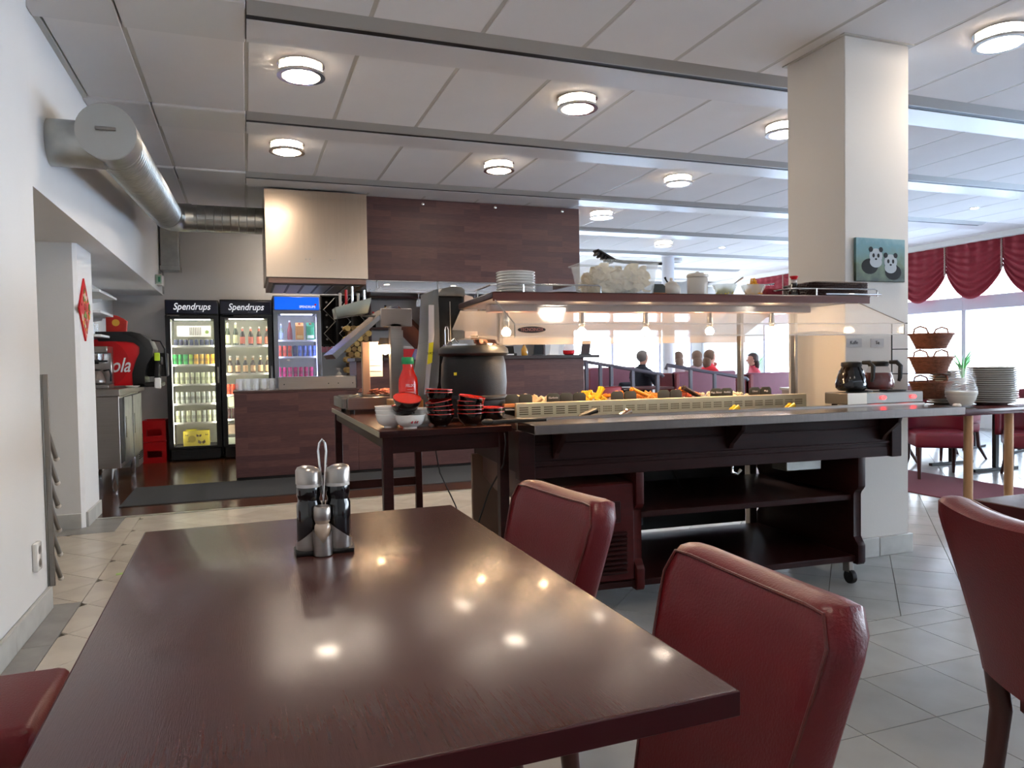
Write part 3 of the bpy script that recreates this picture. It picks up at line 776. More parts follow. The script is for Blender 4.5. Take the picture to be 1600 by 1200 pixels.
# food tongs and label blocks on the riser, salads behind it
tl = thing('label_stand', '', 'label stand')
MB().prism([(-.022, 0), (.022, 0), (.016, .018), (-.016, .018)], -.045, .045, 'yz', .002).build('block', OAKB if 'OAKB' in globals() else mat('label_block_wood', '#b97848', .5), tl)
MB().prism([(-.034, .012), (.034, .012), (.034, .050), (.022, .062), (-.022, .062), (-.034, .050)], -.004, .004, 'xz', .001).build('tablet', mat('chalk_tablet', '#3e3f38', .6), tl)
tl2 = [(.135, 'first black label tablet beside the soup kettle'), (.178, 'second black label tablet just right of the kettle, before the flat bread')]
xs = [(.098, 'black label tablet closest to the soup kettle'), (.168, 'black label tablet second from the soup kettle'),
      (.312, 'black label tablet with chalk word, left of a trio'), (.382, 'black label tablet in the middle of the trio'), (.452, 'black label tablet at the right of the trio beside yellow salad'),
      (.66, 'black label tablet left of the pair between yellow salad and carrots'), (.733, 'black label tablet right of the pair between yellow salad and carrots'),
      (.925, 'black label tablet left of the pair just before the brown tongs'), (.996, 'black label tablet right of the pair just before the brown tongs'),
      (1.236, 'black label tablet left of the pair with white writing before the plates'), (1.302, 'black label tablet right of the pair with white writing before the plates'),
      (1.475, 'black label tablet left of the last pair by the white pillar'), (1.545, 'black label tablet right of the last pair by the white pillar')]
for i, (x, l) in enumerate(xs):
    o = tl if i == 0 else dup(tl)
    o.location = cw(x, .40, .94); o.rotation_euler = (0, 0, TH); o['label'] = l; o['group'] = 'label tablets along the buffet'
    if i in (2, 9, 10, 11, 12):
        tb = [c for c in o.children if c.name.startswith('tablet')][0]
        text({2: 'Gurkmix', 9: 'Majs, Bönor', 10: 'Rödlök', 11: 'Oliver', 12: 'Majs'}[i], .014, PAPER, o, (0, -.0048, .040), (PI / 2, 0, 0), 'chalk_word')
def heap(name, label, cat, x, y, w, d, h, m, n=40, sz=.016, kind='cube', seed=1):
    t = thing(name, label, cat, cw(x, y, .94), TH, 'steel food trays on the buffet')
    MB().box(-w / 2, w / 2, -d / 2, d / 2, 0, .012, .003).build('tray', STEEL, t)
    rr = random.Random(seed); b = MB()
    for q in range(n):
        a, c = rr.uniform(-1, 1), rr.uniform(-1, 1); px_, py_ = a * w * .42, c * d * .42
        z = .012 + h * (1 - max(abs(a), abs(c)) ** 2) * rr.uniform(.5, 1); s_ = sz * rr.uniform(.7, 1.3)
        ro = (rr.random() * 3, rr.random() * 3, rr.random() * 3)
        if kind == 'cube': b.box(-s_, s_, -s_ * .6, s_ * .6, -s_ * .4, s_ * .4, s_ * .15, rot=ro, loc=(px_, py_, z))
        elif kind == 'stick': b.box(-s_ * 2, s_ * 2, -s_ * .25, s_ * .25, -s_ * .25, s_ * .25, rot=(0, rr.uniform(-.5, .5), ro[2]), loc=(px_, py_, z))
        else: b.ball(s_, (px_, py_, z), 1, 1, .6, 1, rot=ro)
    f = b.build('salad', m, t, kind != 'cube'); f['kind'] = 'stuff'
    return t
SAL = [mat('sal_flat', '#e6c9a0', .5), mat('sal_yellow', '#f0bb2e', .4), mat('sal_orange', '#ef8a22', .4), mat('sal_carrot', '#f0a04a', .5), mat('sal_red', '#b5573e', .5), mat('sal_white', '#ecdcc0', .5)]
heap('salad_tray', 'steel tray of pale flat slices between the first and second label groups', 'food tray', .22, .60, .17, .3, .02, SAL[0], 30, .022, seed=2)
heap('salad_tray', 'steel tray of pale salad behind the trio of labels', 'food tray', .40, .60, .17, .3, .02, SAL[5], 30, .02, 'ball', seed=12)
heap('salad_tray', 'steel tray heaped with bright yellow diced salad', 'food tray', .58, .60, .17, .3, .045, SAL[1], 70, .014, 'ball', seed=3)
heap('salad_tray', 'steel tray of orange chopped salad behind the yellow tongs', 'food tray', .76, .60, .17, .3, .035, SAL[2], 60, .013, seed=4)
heap('salad_tray', 'steel tray of shredded carrot with orange tongs lying in it', 'food tray', .94, .60, .17, .3, .03, SAL[3], 110, .011, 'stick', seed=5)
heap('salad_tray', 'steel tray of reddish onion salad behind the brown tongs', 'food tray', 1.13, .60, .17, .3, .03, SAL[4], 80, .012, 'stick', seed=6)
heap('salad_tray', 'steel tray of pale salad nearest to the white pillar', 'food tray', 1.40, .60, .26, .3, .02, SAL[5], 50, .014, 'ball', seed=7)
def tongs(label, loc, ang, m, L=.2, tilt=.5):
    t = thing('serving_tongs', label, 'tongs', loc, ang, 'serving tongs on the buffet')
    for s_ in (-1, 1):
        MB().tube([(0, s_ * .003, 0), (L * .4, s_ * .012, L * .4 * tilt), (L * .8, s_ * .010, L * .8 * tilt), (L, s_ * .014, L * tilt)], [.008, .009, .011, .013], 8).build('arm', m, t)
    MB().ball(.010, (L * 1.0, 0, L * tilt), 1, 1.6, .5, 2).build('hinge', m, t)
    return t
OR_ = mat('orange_plastic', '#f0962a', .35); YP = mat('yellow_plastic', '#f5c526', .35); BR_ = mat('brown_plastic', '#3b2722', .35)
tongs('yellow tongs standing upright in the yellow salad', cw(.585, .5, .955), .2, YP, .04, 1.6)
tongs('orange tongs leaning out of the carrot tray', cw(.90, .52, .965), PI - .1, OR_, .10, .4)
tongs('dark brown tongs leaning left between carrot and onion', cw(1.17, .45, .955), PI - .1, BR_, .10, .55)
tongs('orange tongs leaning left beside the pair of written labels', cw(1.22, .55, .965), PI - .1, OR_, .11, .3)
tongs('short black tongs resting on the steel rail, third label from the kettle', cw(.33, .10, .905), .15, BLKPL, .09, .28)
tongs('yellow handled tongs lying on the steel well below the written labels', cw(1.17, .17, .895), .2, YP, .05, .4)
tongs('yellow handled tongs lying on the steel well near the white pillar', cw(1.50, .17, .895), .2, YP, .05, .4)
tongs('chrome tongs lying on the steel well below the yellow salad', cw(.55, .14, .895), .4, CHROME, .07, .3)
ld_ = thing('ladle', 'black ladle lying across the end of the steel rail beside the stacked bowls', 'ladle', cw(.00, -.10, .885))
MB().tube([(-.10, .10, .02), (-.02, .02, .03), (.08, -.06, .035)], [.010, .009, .007], 8).build('handle', BLKPL, ld_)
MB().ball(.03, (-.12, .12, .02), 1, 1, .5, 2).build('bowl', BLKPL, ld_)

# ---- things on the cart's top shelf
ZS = 1.466
def plate(name, r, label, cat='plate', loc=(0, 0, 0), group=None, m=PORC, h=.018):
    t = MB().lathe([(0, 0), (r * .58, 0), (r * .62, .003), (r * .98, h - .002), (r, h), (r * .97, h), (r * .6, .008), (0, .006)], (0, 0, 0), 32).build(name, m)
    MB().tube([((r - .0015) * math.cos(a), (r - .0015) * math.sin(a), h) for a in [2 * PI * q / 36 for q in range(36)]], .0018, 5, True).build('rim', mat('plate_rim', '#efece6', .2, coat=.3), t)
    t.location = loc; return tag(t, label, cat, group)
p0 = plate('side_plate', .09, 'white plate at the bottom of the small stack on the shelf left end', loc=cw(.065, .20, ZS), group='white plates stacked on the buffet shelf')
names = ['second', 'third', 'fourth', 'fifth', 'sixth', 'seventh']
for k in range(1, 8):
    dup(p0, cw(.065, .20, ZS + k * .0125), 0, 'white plate %s in the small stack on the buffet shelf' % (['second from the bottom', 'third from the bottom', 'fourth from the bottom', 'fourth from the top', 'third from the top', 'second from the top', 'on the top'][k - 1]))
plate('side_plate', .085, 'single white plate lying between the small stack and the cracker tub', loc=cw(.30, .22, ZS), group=None, m=mat('dark_plate', '#5a4a48', .2, coat=.3))
rail = thing('shelf_rail', 'low chrome rail along the left end of the buffet shelf', 'rail', cw(0, 0, ZS), TH)
MB().tube([(-.09, .34, .035), (-.09, .06, .035), (-.07, .04, .035), (.40, .03, .035), (.415, .03, .03), (.415, .03, 0)], .004, 8).build('bar', CHROME, rail)
for x in (.05,): MB().cyl(.004, 0, .035, (x, .036, 0), 8).build('support', CHROME, rail)
MB().cyl(.004, 0, .035, (-.09, .3, 0), 8).build('support', CHROME, rail)
rail2 = dup(rail, cw(1.53, 0, ZS), TH, 'low chrome rail in front of the dark wicker basket at the right end')
# tub of prawn crackers
tub = thing('cracker_tub', 'clear plastic tub full of pale prawn crackers on the buffet shelf', 'food tub', cw(.565, .21, ZS), TH)
def taper(w0, d0, w1, d1, h, th):
    m = MB()
    def ring(w, d, z, r=.03):
        P = []
        for cx, cy, a0 in ((w / 2 - r, d / 2 - r, 0), (-w / 2 + r, d / 2 - r, PI / 2), (-w / 2 + r, -d / 2 + r, PI), (w / 2 - r, -d / 2 + r, 1.5 * PI)):
            for k in range(5): a = a0 + PI / 2 * k / 4; P.append(m.bm.verts.new((cx + r * math.cos(a), cy + r * math.sin(a), z)))
        return P
    R_ = [ring(w0, d0, 0), ring(w0 + (w1 - w0) * .75, d0 + (d1 - d0) * .75, h * .75), ring(w1, d1, h * .78), ring(w1 + .01, d1 + .01, h), ring(w1 + .03, d1 + .03, h), ring(w1 + .03, d1 + .03, h - .004), ring(w1, d1, h - .005), ring(w1 - th * 2, d1 - th * 2, h * .76), ring(w0 - th * 2, d0 - th * 2, th)]
    for a, b in zip(R_, R_[1:]):
        for i in range(20): m.bm.faces.new((a[i], a[(i + 1) % 20], b[(i + 1) % 20], b[i]))
    m.bm.faces.new(R_[0][::-1]); m.bm.faces.new(R_[-1])
    return m
taper(.31, .24, .345, .27, .158, .002).build('tub', mat('cloudy_plastic', (.80, .82, .82), .15, alpha=.27, spec=.6), tub)
b = MB(); rr = random.Random(5)
for q in range(150):
    cx, cy, cz = rr.uniform(-.142, .142), rr.uniform(-.105, .105), rr.uniform(.015, .138)
    a0 = rr.random() * 6; s_ = rr.uniform(.020, .030); ro = Matrix.Rotation(rr.random() * 6, 3, 'X') @ Matrix.Rotation(rr.random() * 6, 3, 'Z')
    def fn(u, v, ro=ro, s_=s_, a0=a0, c=(cx, cy, cz)):
        x, y = (u - .5) * 2, (v - .5) * 2
        p = ro @ Vector((x * s_ * (1 - .25 * y * y), y * s_ * .8 * (1 - .2 * x * x), s_ * .45 * math.sin(2.2 * x + a0) * math.cos(1.8 * y)))
        return Vector((max(-.150, min(.150, p.x + c[0])), max(-.115, min(.115, p.y + c[1])), max(.006, min(.150, p.z + c[2]))))
    b.grid(fn, 6, 5)
ck = b.build('crackers', mat('cracker', '#f0dcae', .6), tub, angle=3); ck['kind'] = 'stuff'
tg = thing('serving_tongs', 'black toothed plastic tongs lying across the cracker tub', 'tongs', cw(.56, .20, ZS + .162), TH + .05, 'serving tongs on the buffet')
MB().tube([(.26, 0, .004), (.05, 0, .006), (-.06, 0, .02)], [.008, .008, .010], 8).build('arm', BLKPL, tg)
MB().box(-.06, .05, -.028, .028, -.005, .006, .003, rot=(0, .45, 0), loc=(-.045, 0, .03)).build('jaw', BLKPL, tg)
for q in range(5): MB().box(-.004, .004, -.026, .026, -.014, 0, rot=(0, .45, 0), loc=(-.09 + q * .018, 0, .045 - q * .009)).build('tooth', BLKPL, tg)
sn = thing('label_stand', 'black label tablet on orange wood block beside the cracker tub', 'label stand', cw(.785, .18, ZS), TH, None)
MB().box(-.036, .036, -.02, .02, 0, .018, .003).build('block', MATS['label_block_wood'], sn)
MB().prism([(-.034, .016), (.034, .016), (.034, .052), (.022, .062), (-.022, .062), (-.034, .052)], -.004, .004, 'xz', .001).build('tablet', MATS['chalk_tablet'], sn)
sg = thing('sugar_bowl', 'round cream lidded sugar bowl with dark spoon on the buffet shelf', 'bowl', cw(.865, .20, ZS))
MB().lathe([(.026, 0), (.034, .004), (.044, .022), (.046, .038), (.040, .055), (.030, .062)], seg=28).build('body', CREAM, sg)
MB().lathe([(.033, .061), (.028, .070), (.012, .078), (.006, .080), (.007, .086), (.009, .090), (.006, .095), (0, .096)], seg=28).build('lid', CREAM, sg)
MB().tube([(-.01, 0, .06), (-.03, 0, .085), (-.036, 0, .098)], [.003, .004, .006], 6).build('spoon', BLACK, sg)
jr = thing('storage_jar', 'tall white ceramic jar with lid on the buffet shelf', 'jar', cw(1.01, .20, ZS))
MB().lathe([(.048, 0), (.050, .004), (.050, .095), (.046, .1)], seg=32).build('body', CREAM, jr)
MB().lathe([(.053, .099), (.054, .103), (.053, .112), (.045, .119), (.012, .121), (.010, .126), (.006, .129), (0, .13)], seg=32).build('lid', CREAM, jr)
def gbowl(x, label, m, seed, hh):
    t = thing('glass_bowl', label, 'bowl', cw(x, .20, ZS), 0, 'glass bowls on the buffet shelf')
    MB().lathe([(.035, 0), (.062, .004), (.072, .012), (.070, .013), (.05, .007), (0, .006)], seg=28).build('saucer', PORC, t)
    MB().lathe([(.026, .008), (.045, .025), (.058, .052), (.062, .066), (.060, .066), (.044, .028), (.02, .012), (0, .011)], seg=28).build('bowl', mat('bowl_glass', (.85, .92, .9), .05, alpha=.3, spec=.8), t)
    b = MB(); rr = random.Random(seed)
    for q in range(60):
        a = rr.random() * 6.3; r = rr.random() ** .5 * .038; b.box(-.012, .012, -.004, .004, -.003, .003, rot=(rr.random(), rr.random() * 2, rr.random() * 6), loc=(r * math.cos(a), r * math.sin(a), .022 + hh * (1 - (r / .045) ** 2) * rr.random()))
    f = b.build('filling', m, t, False); f['kind'] = 'stuff'
    return t
b1 = gbowl(1.165, 'glass bowl of green and yellow relish on a saucer', mat('relish', '#b9b04a', .4), 3, .02)
MB().tube([(0, 0, .04), (.06, 0, .075), (.11, 0, .105)], [.004, .003, .005], 6).build('spoon', CHROME, b1)
b2 = gbowl(1.33, 'glass bowl heaped with orange yellow fruit on a saucer', mat('orange_fruit', '#e0a02c', .4), 4, .075)
MB().tube([(.02, 0, .06), (.06, 0, .068), (.13, 0, .075)], [.004, .003, .005], 6).build('spoon', CHROME, b2)
sy = thing('soy_bottle', 'small soy sauce bottle with red cap on the buffet shelf', 'bottle', cw(1.553, .17, ZS))
MB().lathe([(.026, 0), (.029, .004), (.029, .018), (.024, .045), (.017, .066), (.015, .078)], seg=24).build('glass', mat('soy_dark', '#1d0d08', .08, coat=.5), sy)
MB().lathe([(.0152, .074), (.0145, .09), (.019, .094)], seg=24).build('neck', PLEXE, sy)
MB().lathe([(.012, .093), (.014, .096), (.022, .108), (.022, .112), (0, .113)], seg=24).build('cap', REDP, sy)
def weave(m, w, d, h, r, rows, sx_, flare=.0, c=(0, 0)):
    """stacked wavy strands round a rounded rectangle"""
    for k in range(rows):
        z = (k + .5) * h / rows; P = []
        n = 56; f = 1 + flare * z / h
        for i in range(n):
            a = 2 * PI * i / n; ca, sa = math.cos(a), math.sin(a); e = .35
            x = math.copysign(abs(ca) ** e, ca) * w / 2 * f; y = math.copysign(abs(sa) ** e, sa) * d / 2 * f
            o_ = 1 + sx_ * (1 if (i + k) % 2 else -1)
            P.append((x * o_ + c[0], y * o_ + c[1], z))
        m.tube(P, r, 5, True)
    return m
bk = thing('cutlery_basket', 'flat dark brown wicker basket at the right end of the buffet shelf', 'basket', cw(1.775, .21, ZS), TH)
o = weave(MB(), .36, .26, .075, .0066, 8, .012).build('wicker_side', WICKD, bk); o['kind'] = 'stuff'
MB().box(-.178, .178, -.126, .126, 0, .006).build('base', WICKD, bk)
cl = thing('cutlery_tray', 'dark wicker tray edge under the shelf basket with chrome clips', 'tray', cw(1.79, .02, ZS + .002), TH)
MB().box(-.17, .17, -.008, .004, 0, .010, .003).build('bar', CHROME, cl)
hg = thing('red_napkin_holder', 'dark red napkin pack between fruit bowl and soy bottle', 'napkins', cw(1.455, .22, ZS), TH)
MB().box(-.05, .05, -.03, .03, 0, .012, .003).build('holder', CHROME, hg)
MB().box(-.048, .048, -.028, .028, .012, .05, .006).build('napkins', mat('napkin_red', '#7c1020', .8), hg)

# ------------------------------------------------------------------ narrow side table with bowls, sauce, soup kettle, warmer
TZ = .875
sd = thing('side_table', 'narrow tall dark table with pale edge carrying bowls, sauce and soup kettle', 'table', (.53, 3.12, 0))
MB().box(0, .60, 0, 1.83, TZ - .028, TZ, .003).build('tabletop', mat('worn_table', '#5a2c1c', .25, noise=.10, nscale=4, stretch=(2, 8, 1)), sd)
MB().box(0, .60, -.004, 0, TZ - .028, TZ - .001, .001).build('front_edge', MAHOG, sd)
MB().box(-.004, 0, 0, 1.83, TZ - .028, TZ, .002).build('edge_band', mat('edge_band', '#8f8873', .35), sd)
MB().box(.02, .58, .02, .045, TZ - .10, TZ - .028, .002).build('apron', MAHOG, sd); MB().box(.02, .58, 1.785, 1.81, TZ - .10, TZ - .028, .002).build('apron', MAHOG, sd)
MB().box(.02, .045, .045, 1.785, TZ - .08, TZ - .028, .002).build('apron', MAHOG, sd)
for x in (.035, .565):
    for y in (.03, 1.80): MB().box(x - .022, x + .022, y - .022, y + .022, 0, TZ - .028, .003).build('leg', MAHOG, sd)
MB().box(.055, .545, 1.79, 1.81, .33, .385, .002).build('stretcher', MAHOG, sd)
def bowl_mesh(r, h, foot=.45):
    return MB().lathe([(0, .006), (r * foot * .95, .006), (r * foot, 0), (r * foot * 1.08, 0), (r * foot * 1.1, .007), (r * .78, h * .32), (r * .94, h * .65), (r, h), (r * .975, h), (r * .90, h * .62), (r * .72, h * .33), (r * .3, .013), (0, .012)], seg=36)
RIMR = mat('rim_red', '#b02a20', .2, coat=.4); INR = mat('inner_red', '#e22a14', .25, coat=.3)
def black_bowl(label, loc, rot, group):
    t = thing('black_bowl', label, 'bowl', loc, group=group, rot=rot)
    MB().lathe([(0, .006), (.027, .006), (.028, 0), (.031, 0), (.032, .007), (.048, .018), (.058, .036), (.062, .056), (.0605, .056)], seg=36).build('outer_shell', BLACKL, t)
    MB().lathe([(.0605, .0555), (.056, .036), (.045, .019), (.02, .012), (0, .011)], seg=36).build('red_lining', INR, t)
    MB().lathe([(.0602, .0555), (.0605, .0585), (.0625, .0585), (.063, .0555), (.0602, .0555)], seg=36).build('red_rim', RIMR, t)
    return t
g1 = 'black and red rice bowls on the side table'
bx = black_bowl('black bowl with red rim at the bottom of the tallest stack', (.828, 3.235, TZ), (0, 0, 0), g1)
def bb(loc, rot, label): return dup(bx, loc, None, label, g1, rot=rot)
bb((.829, 3.235, TZ + .019), (0, 0, 0), 'black bowl second from the bottom of the tallest stack')
bb((.827, 3.235, TZ + .038), (.0, -.07, 0), 'black bowl third from the bottom of the tallest stack')
bb((.828, 3.235, TZ + .060), (.02, -.16, 0), 'black bowl in the tilted middle of the tallest stack')
bb((.822, 3.235, TZ + .098), (-.02, .03, 0), 'tall standing black bowl second from the top of the tallest stack')
bb((.820, 3.235, TZ + .112), (.0, .05, 0), 'black bowl on top of the tallest stack')
bb((.966, 3.225, TZ), (0, 0, 0), 'black bowl at the bottom of the middle stack of five')
bb((.967, 3.225, TZ + .018), (0, .0, 0), 'black bowl second from the bottom of the middle stack')
bb((.966, 3.225, TZ + .036), (0, .02, 0), 'black bowl in the centre of the middle stack')
bb((.967, 3.225, TZ + .055), (0, .04, 0), 'black bowl second from the top of the middle stack')
bb((.966, 3.225, TZ + .076), (.10, .14, 0), 'black bowl tilted on top of the middle stack showing its red inside')
bb((1.076, 3.25, TZ), (0, 0, 0), 'lower black bowl of the pair next to the steel rail')
bb((1.076, 3.25, TZ + .020), (.02, 0, 0), 'upper black bowl of the pair next to the steel rail')
bb((.672, 3.205, TZ + .060), (-.03, -.22, 0), 'tilted black bowl resting in the patterned white bowl')
bb((.662, 3.195, TZ + .084), (.36, .03, 0), 'black bowl on top with wide open bright red inside')
g2 = 'patterned white rice bowls on the side table'
wb = thing('white_bowl', 'white patterned bowl with red marks under the tilted black bowls', 'bowl', (.68, 3.205, TZ), group=g2)
bowl_mesh(.062, .060, .42).build('shell', PORC, wb)
for k, a in enumerate((-1.62, -1.40, -1.20)):
    for q in range(2):
        MB().box(-.003, .003, -.0012, .0012, -.007, .007, .001, rot=(0, .4 - q * .8, 0), loc=(0, -.0555, .032 + q * .008)).build('red_mark', mat('mark_red', '#9c2431', .4), wb, rz=a + 1.57)
P = [((.0585) * math.cos(a), (.0585) * math.sin(a), .046 + .004 * math.sin(a * 6)) for a in [2 * PI * i / 48 for i in range(48)]]
MB().tube(P, .0009, 4, True).build('painted_line', mat('line_pink', '#c9a49b', .3), wb)
MB().tube([(.0615 * math.cos(a), .0615 * math.sin(a), .060) for a in [2 * PI * i / 40 for i in range(40)]], .0016, 5, True).build('rim', mat('bowl_rim', '#f4f2ee', .2), wb)
wb.scale = (1.08, 1.08, 1)
dup(wb, (.61, 3.30, TZ), .8, 'lowest white patterned bowl of the stack at the table left end', g2)
dup(wb, (.609, 3.30, TZ + .020), 2.2, 'middle white patterned bowl of the stack at the table left end', g2)
dup(wb, (.608, 3.30, TZ + .036), 3.4, 'top white patterned bowl of the stack at the table left end', g2)
dup(wb, (.755, 3.30, TZ), 1.2, 'lower white patterned bowl glimpsed between the black stacks', g2)
dup(wb, (.755, 3.30, TZ + .020), 1.9, 'upper white patterned bowl glimpsed between the black stacks', g2)
kt = thing('sauce_bottle', 'red ketchup bottle with green cap standing behind the bowls', 'bottle', (.727, 3.45, TZ), .0)
MB().lathe([(.040, 0), (.046, .006), (.047, .03), (.045, .10), (.047, .15), (.0475, .19), (.044, .218), (.033, .245), (.0255, .262), (.025, .285)], seg=32, sy=.72).build('body', mat('ketchup_red', '#e21d0a', .2, coat=.3, spec=.6), kt)
MB().lathe([(.0285, .285), (.030, .289), (.030, .312), (.027, .318), (0, .319)], seg=32).build('cap', GREENP, kt)
lbm = mat('label_pink', '#e58f84', .5)
text('FELIX', .020, mat('label_white', '#f3dede', .5), kt, (0, -.0350, .183), (PI / 2, 0, 0), sx=.8)
for z, w, h in ((.165, .026, .003), (.150, .046, .009), (.139, .052, .008), (.127, .044, .008), (.112, .040, .006), (.102, .050, .006), (.092, .044, .004)):
    MB().box(-w / 2, w / 2, -.0352, -.0335, z - h / 2, z + h / 2, .001).build('label_print', lbm, kt, False)
# soup kettle
sk = thing('soup_kettle', 'large black barrel shaped soup kettle with steel lid', 'kettle', (1.07, 3.50, TZ + .018))
MB().lathe([(.13, 0), (.15, .004), (.155, .03), (.158, .085), (.1665, .092), (.1665, .102), (.160, .110), (.165, .17), (.160, .26), (.150, .30), (.145, .305)], seg=40).build('barrel', mat('kettle_black', '#101012', .45, bump=.3, bscale=350, spec=.4), sk)
MB().lathe([(.150, .300), (.170, .306), (.176, .315), (.172, .337), (.155, .352), (.140, .352)], seg=40).build('collar', mat('kettle_grey', '#1d1d1f', .5, bump=.2, bscale=350), sk)
MB().lathe([(.150, .352), (.148, .360), (.135, .360), (.122, .380), (.05, .391), (0, .393)], seg=40).build('lid', CHROME, sk)
MB().tube([(.02, -.02, .389), (.02, -.02, .40), (-.02, -.02, .40), (-.02, -.02, .389)], .004, 6).build('lid_handle', CHROME, sk)
MB().tube([(-.125, -.06, .356), (-.135, -.07, .374), (-.118, -.075, .384), (-.10, -.08, .368), (-.09, -.08, .36)], .004, 8).build('ladle_hook', CHROME, sk)
MB().box(-.008, .008, -.0025, 0, -.006, .008, rot=(0, 0, 0), loc=(0, 0, 0)).build('warning_mark', YELLOW, sk).location = (-.125, -.108, .215)
cl_ = thing('ladle', 'long handled steel ladle standing up behind the soup kettle', 'ladle', (.99, 3.71, TZ))
MB().tube([(-.008, 0, 0), (-.008, 0, .46), (-.004, 0, .475), (.006, 0, .475), (.010, 0, .46), (.010, 0, .36)], .003, 6).build('handle', CHROME, cl_)
# tall dispenser behind the kettle
dp = thing('drink_dispenser', 'tall black and grey drink dispenser with yellow note behind the soup kettle', 'dispenser', (.95, 3.86, TZ))
MB().box(.02, .185, .0, .33, 0, .655, .02, 3).build('housing', mat('housing_black', '#08080a', .35, spec=.25), dp)
MB().prism([(.185, .06), (.262, .06), (.262, .60), (.235, .65), (.185, .66)], .01, .32, 'xz', .006).build('pale_side', mat('pale_side', '#c7b4ac', .4), dp)
MB().prism([(-.055, 0), (-.02, .0), (.03, .18), (.045, .40), (.04, .69), (.01, .68), (-.01, .40), (-.055, .15)], .0, .30, 'xz', .004).build('side_panel', mat('housing_grey', '#5c5e5f', .4), dp)
MB().prism([(.03, .65), (.06, .69), (.12, .705), (.17, .70), (.19, .685), (.19, .65)], .0, .33, 'xz', .004).build('hood', mat('housing_hood', '#6c675f', .4), dp)
MB().prism([(-.052, .12), (-.030, .12), (.010, .44), (.012, .60), (-.018, .60), (-.022, .42)], -.006, .0, 'xz', .001).build('clear_tube', mat('tube_grey', '#b3b0b5', .25), dp)
MB().prism([(-.032, .28), (-.006, .29), (.004, .40), (-.020, .395)], -.009, -.006, 'xz').build('note', YELLOW, dp, False)
text('JUICE', .016, BLACK, dp, (-.013, -.0095, .34), (PI / 2, 0, .0), 'note_word')
MB().box(.10, .104, -.002, 0, .1, .62).build('seam', STEELD, dp, False)
# heated display with gabled lamp hood
wm = thing('heated_plate', 'flat steel heated display plate with food at the far end of the side table', 'food warmer', (.545, 4.28, TZ))
MB().box(0, .31, 0, .45, .022, .094, .004).build('body', STEEL, wm)
for x in (.03, .28):
    for y in (.03, .42): MB().cyl(.015, 0, .022, (x, y, 0), 10).build('foot', BLACK, wm)
MB().box(-.03, 0, .02, .43, .03, .09, .004).build('end_flange', STEELD, wm)
for x, y, a in ((.06, .10, .3), (.10, .22, .2)): MB().tube([(x - .04, y, .098), (x + .10, y + .02, .104)], .006, 6).build('food_stick', CHROME, wm)
bn = thing('bacon_tray', 'tray of pinkish sliced meat lying on the heated steel plate', 'food tray', (.72, 4.40, TZ + .094))
MB().box(-.08, .12, -.06, .2, 0, .012, .003).build('tray', STEEL, bn)
b = MB(); rr = random.Random(9)
for q in range(26): b.box(-.04, .04, -.02, .02, -.003, .003, .002, rot=(rr.uniform(-.3, .3), rr.uniform(-.3, .3), rr.random() * 6), loc=(rr.uniform(-.05, .09), rr.uniform(-.03, .16), .016 + rr.random() * .02))
f = b.build('meat_slices', mat('meat_pink', '#e08a6a', .5, noise=.3, nscale=30), bn, False); f['kind'] = 'stuff'
hl = thing('gabled_heat_lamp', 'steel heat lamp bridge with gabled hood over the heated plate', 'heat lamp', (.82, 4.20, TZ))
TP = mat('taupe_metal', '#9a8f89', .4)
MB().box(-.033, .033, 0, .06, 0, .52, .004).build('post', TP, hl)
MB().box(-.085, .095, 0, .02, .50, .605, .003).build('front_plate', TP, hl)
MB().prism([(-.02, .60), (-.34, .32), (-.36, .345), (-.02, .625)], .02, .55, 'xz').build('hood_left', mat('hood_metal', '#8b8886', .25, .9), hl, False)
MB().prism([(.02, .60), (.23, .38), (.20, .31), (.25, .40), (.02, .625)], .02, .55, 'xz').build('hood_right', mat('hood_brown', '#6e4a3f', .2, .8), hl, False)
MB().box(-.03, .04, -.003, .0, .02, .48).build('face_strip', STEEL, hl, False)
bl_ = MB().lathe([(.0, -.03), (.02, -.02), (.025, 0), (.02, .02), (0, .03)], (-.04, .14, .37), 16).build('bulb', mat('warm_bulb', (1, .66, .36), .5, emit=55), hl)
MB().lathe([(.02, .39), (.045, .40), (.03, .44), (.01, .44)], (-.04, .14, 0), 16).build('lamp_socket', STEELD, hl)
MB().box(-.17, -.125, .18, .22, .09, .42, .003).build('rear_post', mat('warm_post', '#c9a58a', .3, .6), hl)
MB().box(-.125, -.04, .24, .245, .21, .42).build('price_card', PAPER, hl, False)
for q in range(5): MB().box(-.115, -.05, .238, .24, .24 + q * .035, .243 + q * .035).build('card_line', STEELD, hl, False)
sc = thing('metal_scoop_tray', 'small steel tray with utensils standing high beside the heat lamp', 'tray', (.50, 4.30, 1.43))
MB().prism([(0, 0), (.18, .03), (.2, .12), (-.01, .06)], 0, .16, 'xz', .003).build('tray', mat('dull_green_steel', '#8f948c', .35, .8), sc)
for k in range(5): MB().cyl(.008, .05, .15 + .02 * (k % 3), (.03 + .035 * k, .08, 0), 8).build('utensil', [CREAM, REDP, CHROME, CREAM, CHROME][k], sc)
MB().cyl(.006, -.555, .02, (.36, .14, 0), 8).build('pole', STEELD, sc); MB().cyl(.006, .0, .2, (.36, .14, .02), 8, 'x', rot=None).build('arm', STEELD, sc).location = (-.2, 0, 0)
pb = thing('bread_box', 'wooden box of pale rolls behind the ketchup bottle', 'food box', (.78, 3.80, TZ))
MB().box(-.06, .10, 0, .20, 0, .095, .004).build('box', mat('box_tan', '#b07a3f', .5), pb)
for x, y in ((0, .05), (.05, .06), (.01, .13), (.06, .13)): MB().ball(.035, (x, y, .11), 1.2, 1, .6).build('roll', mat('roll', '#f0d9b0', .6), pb)

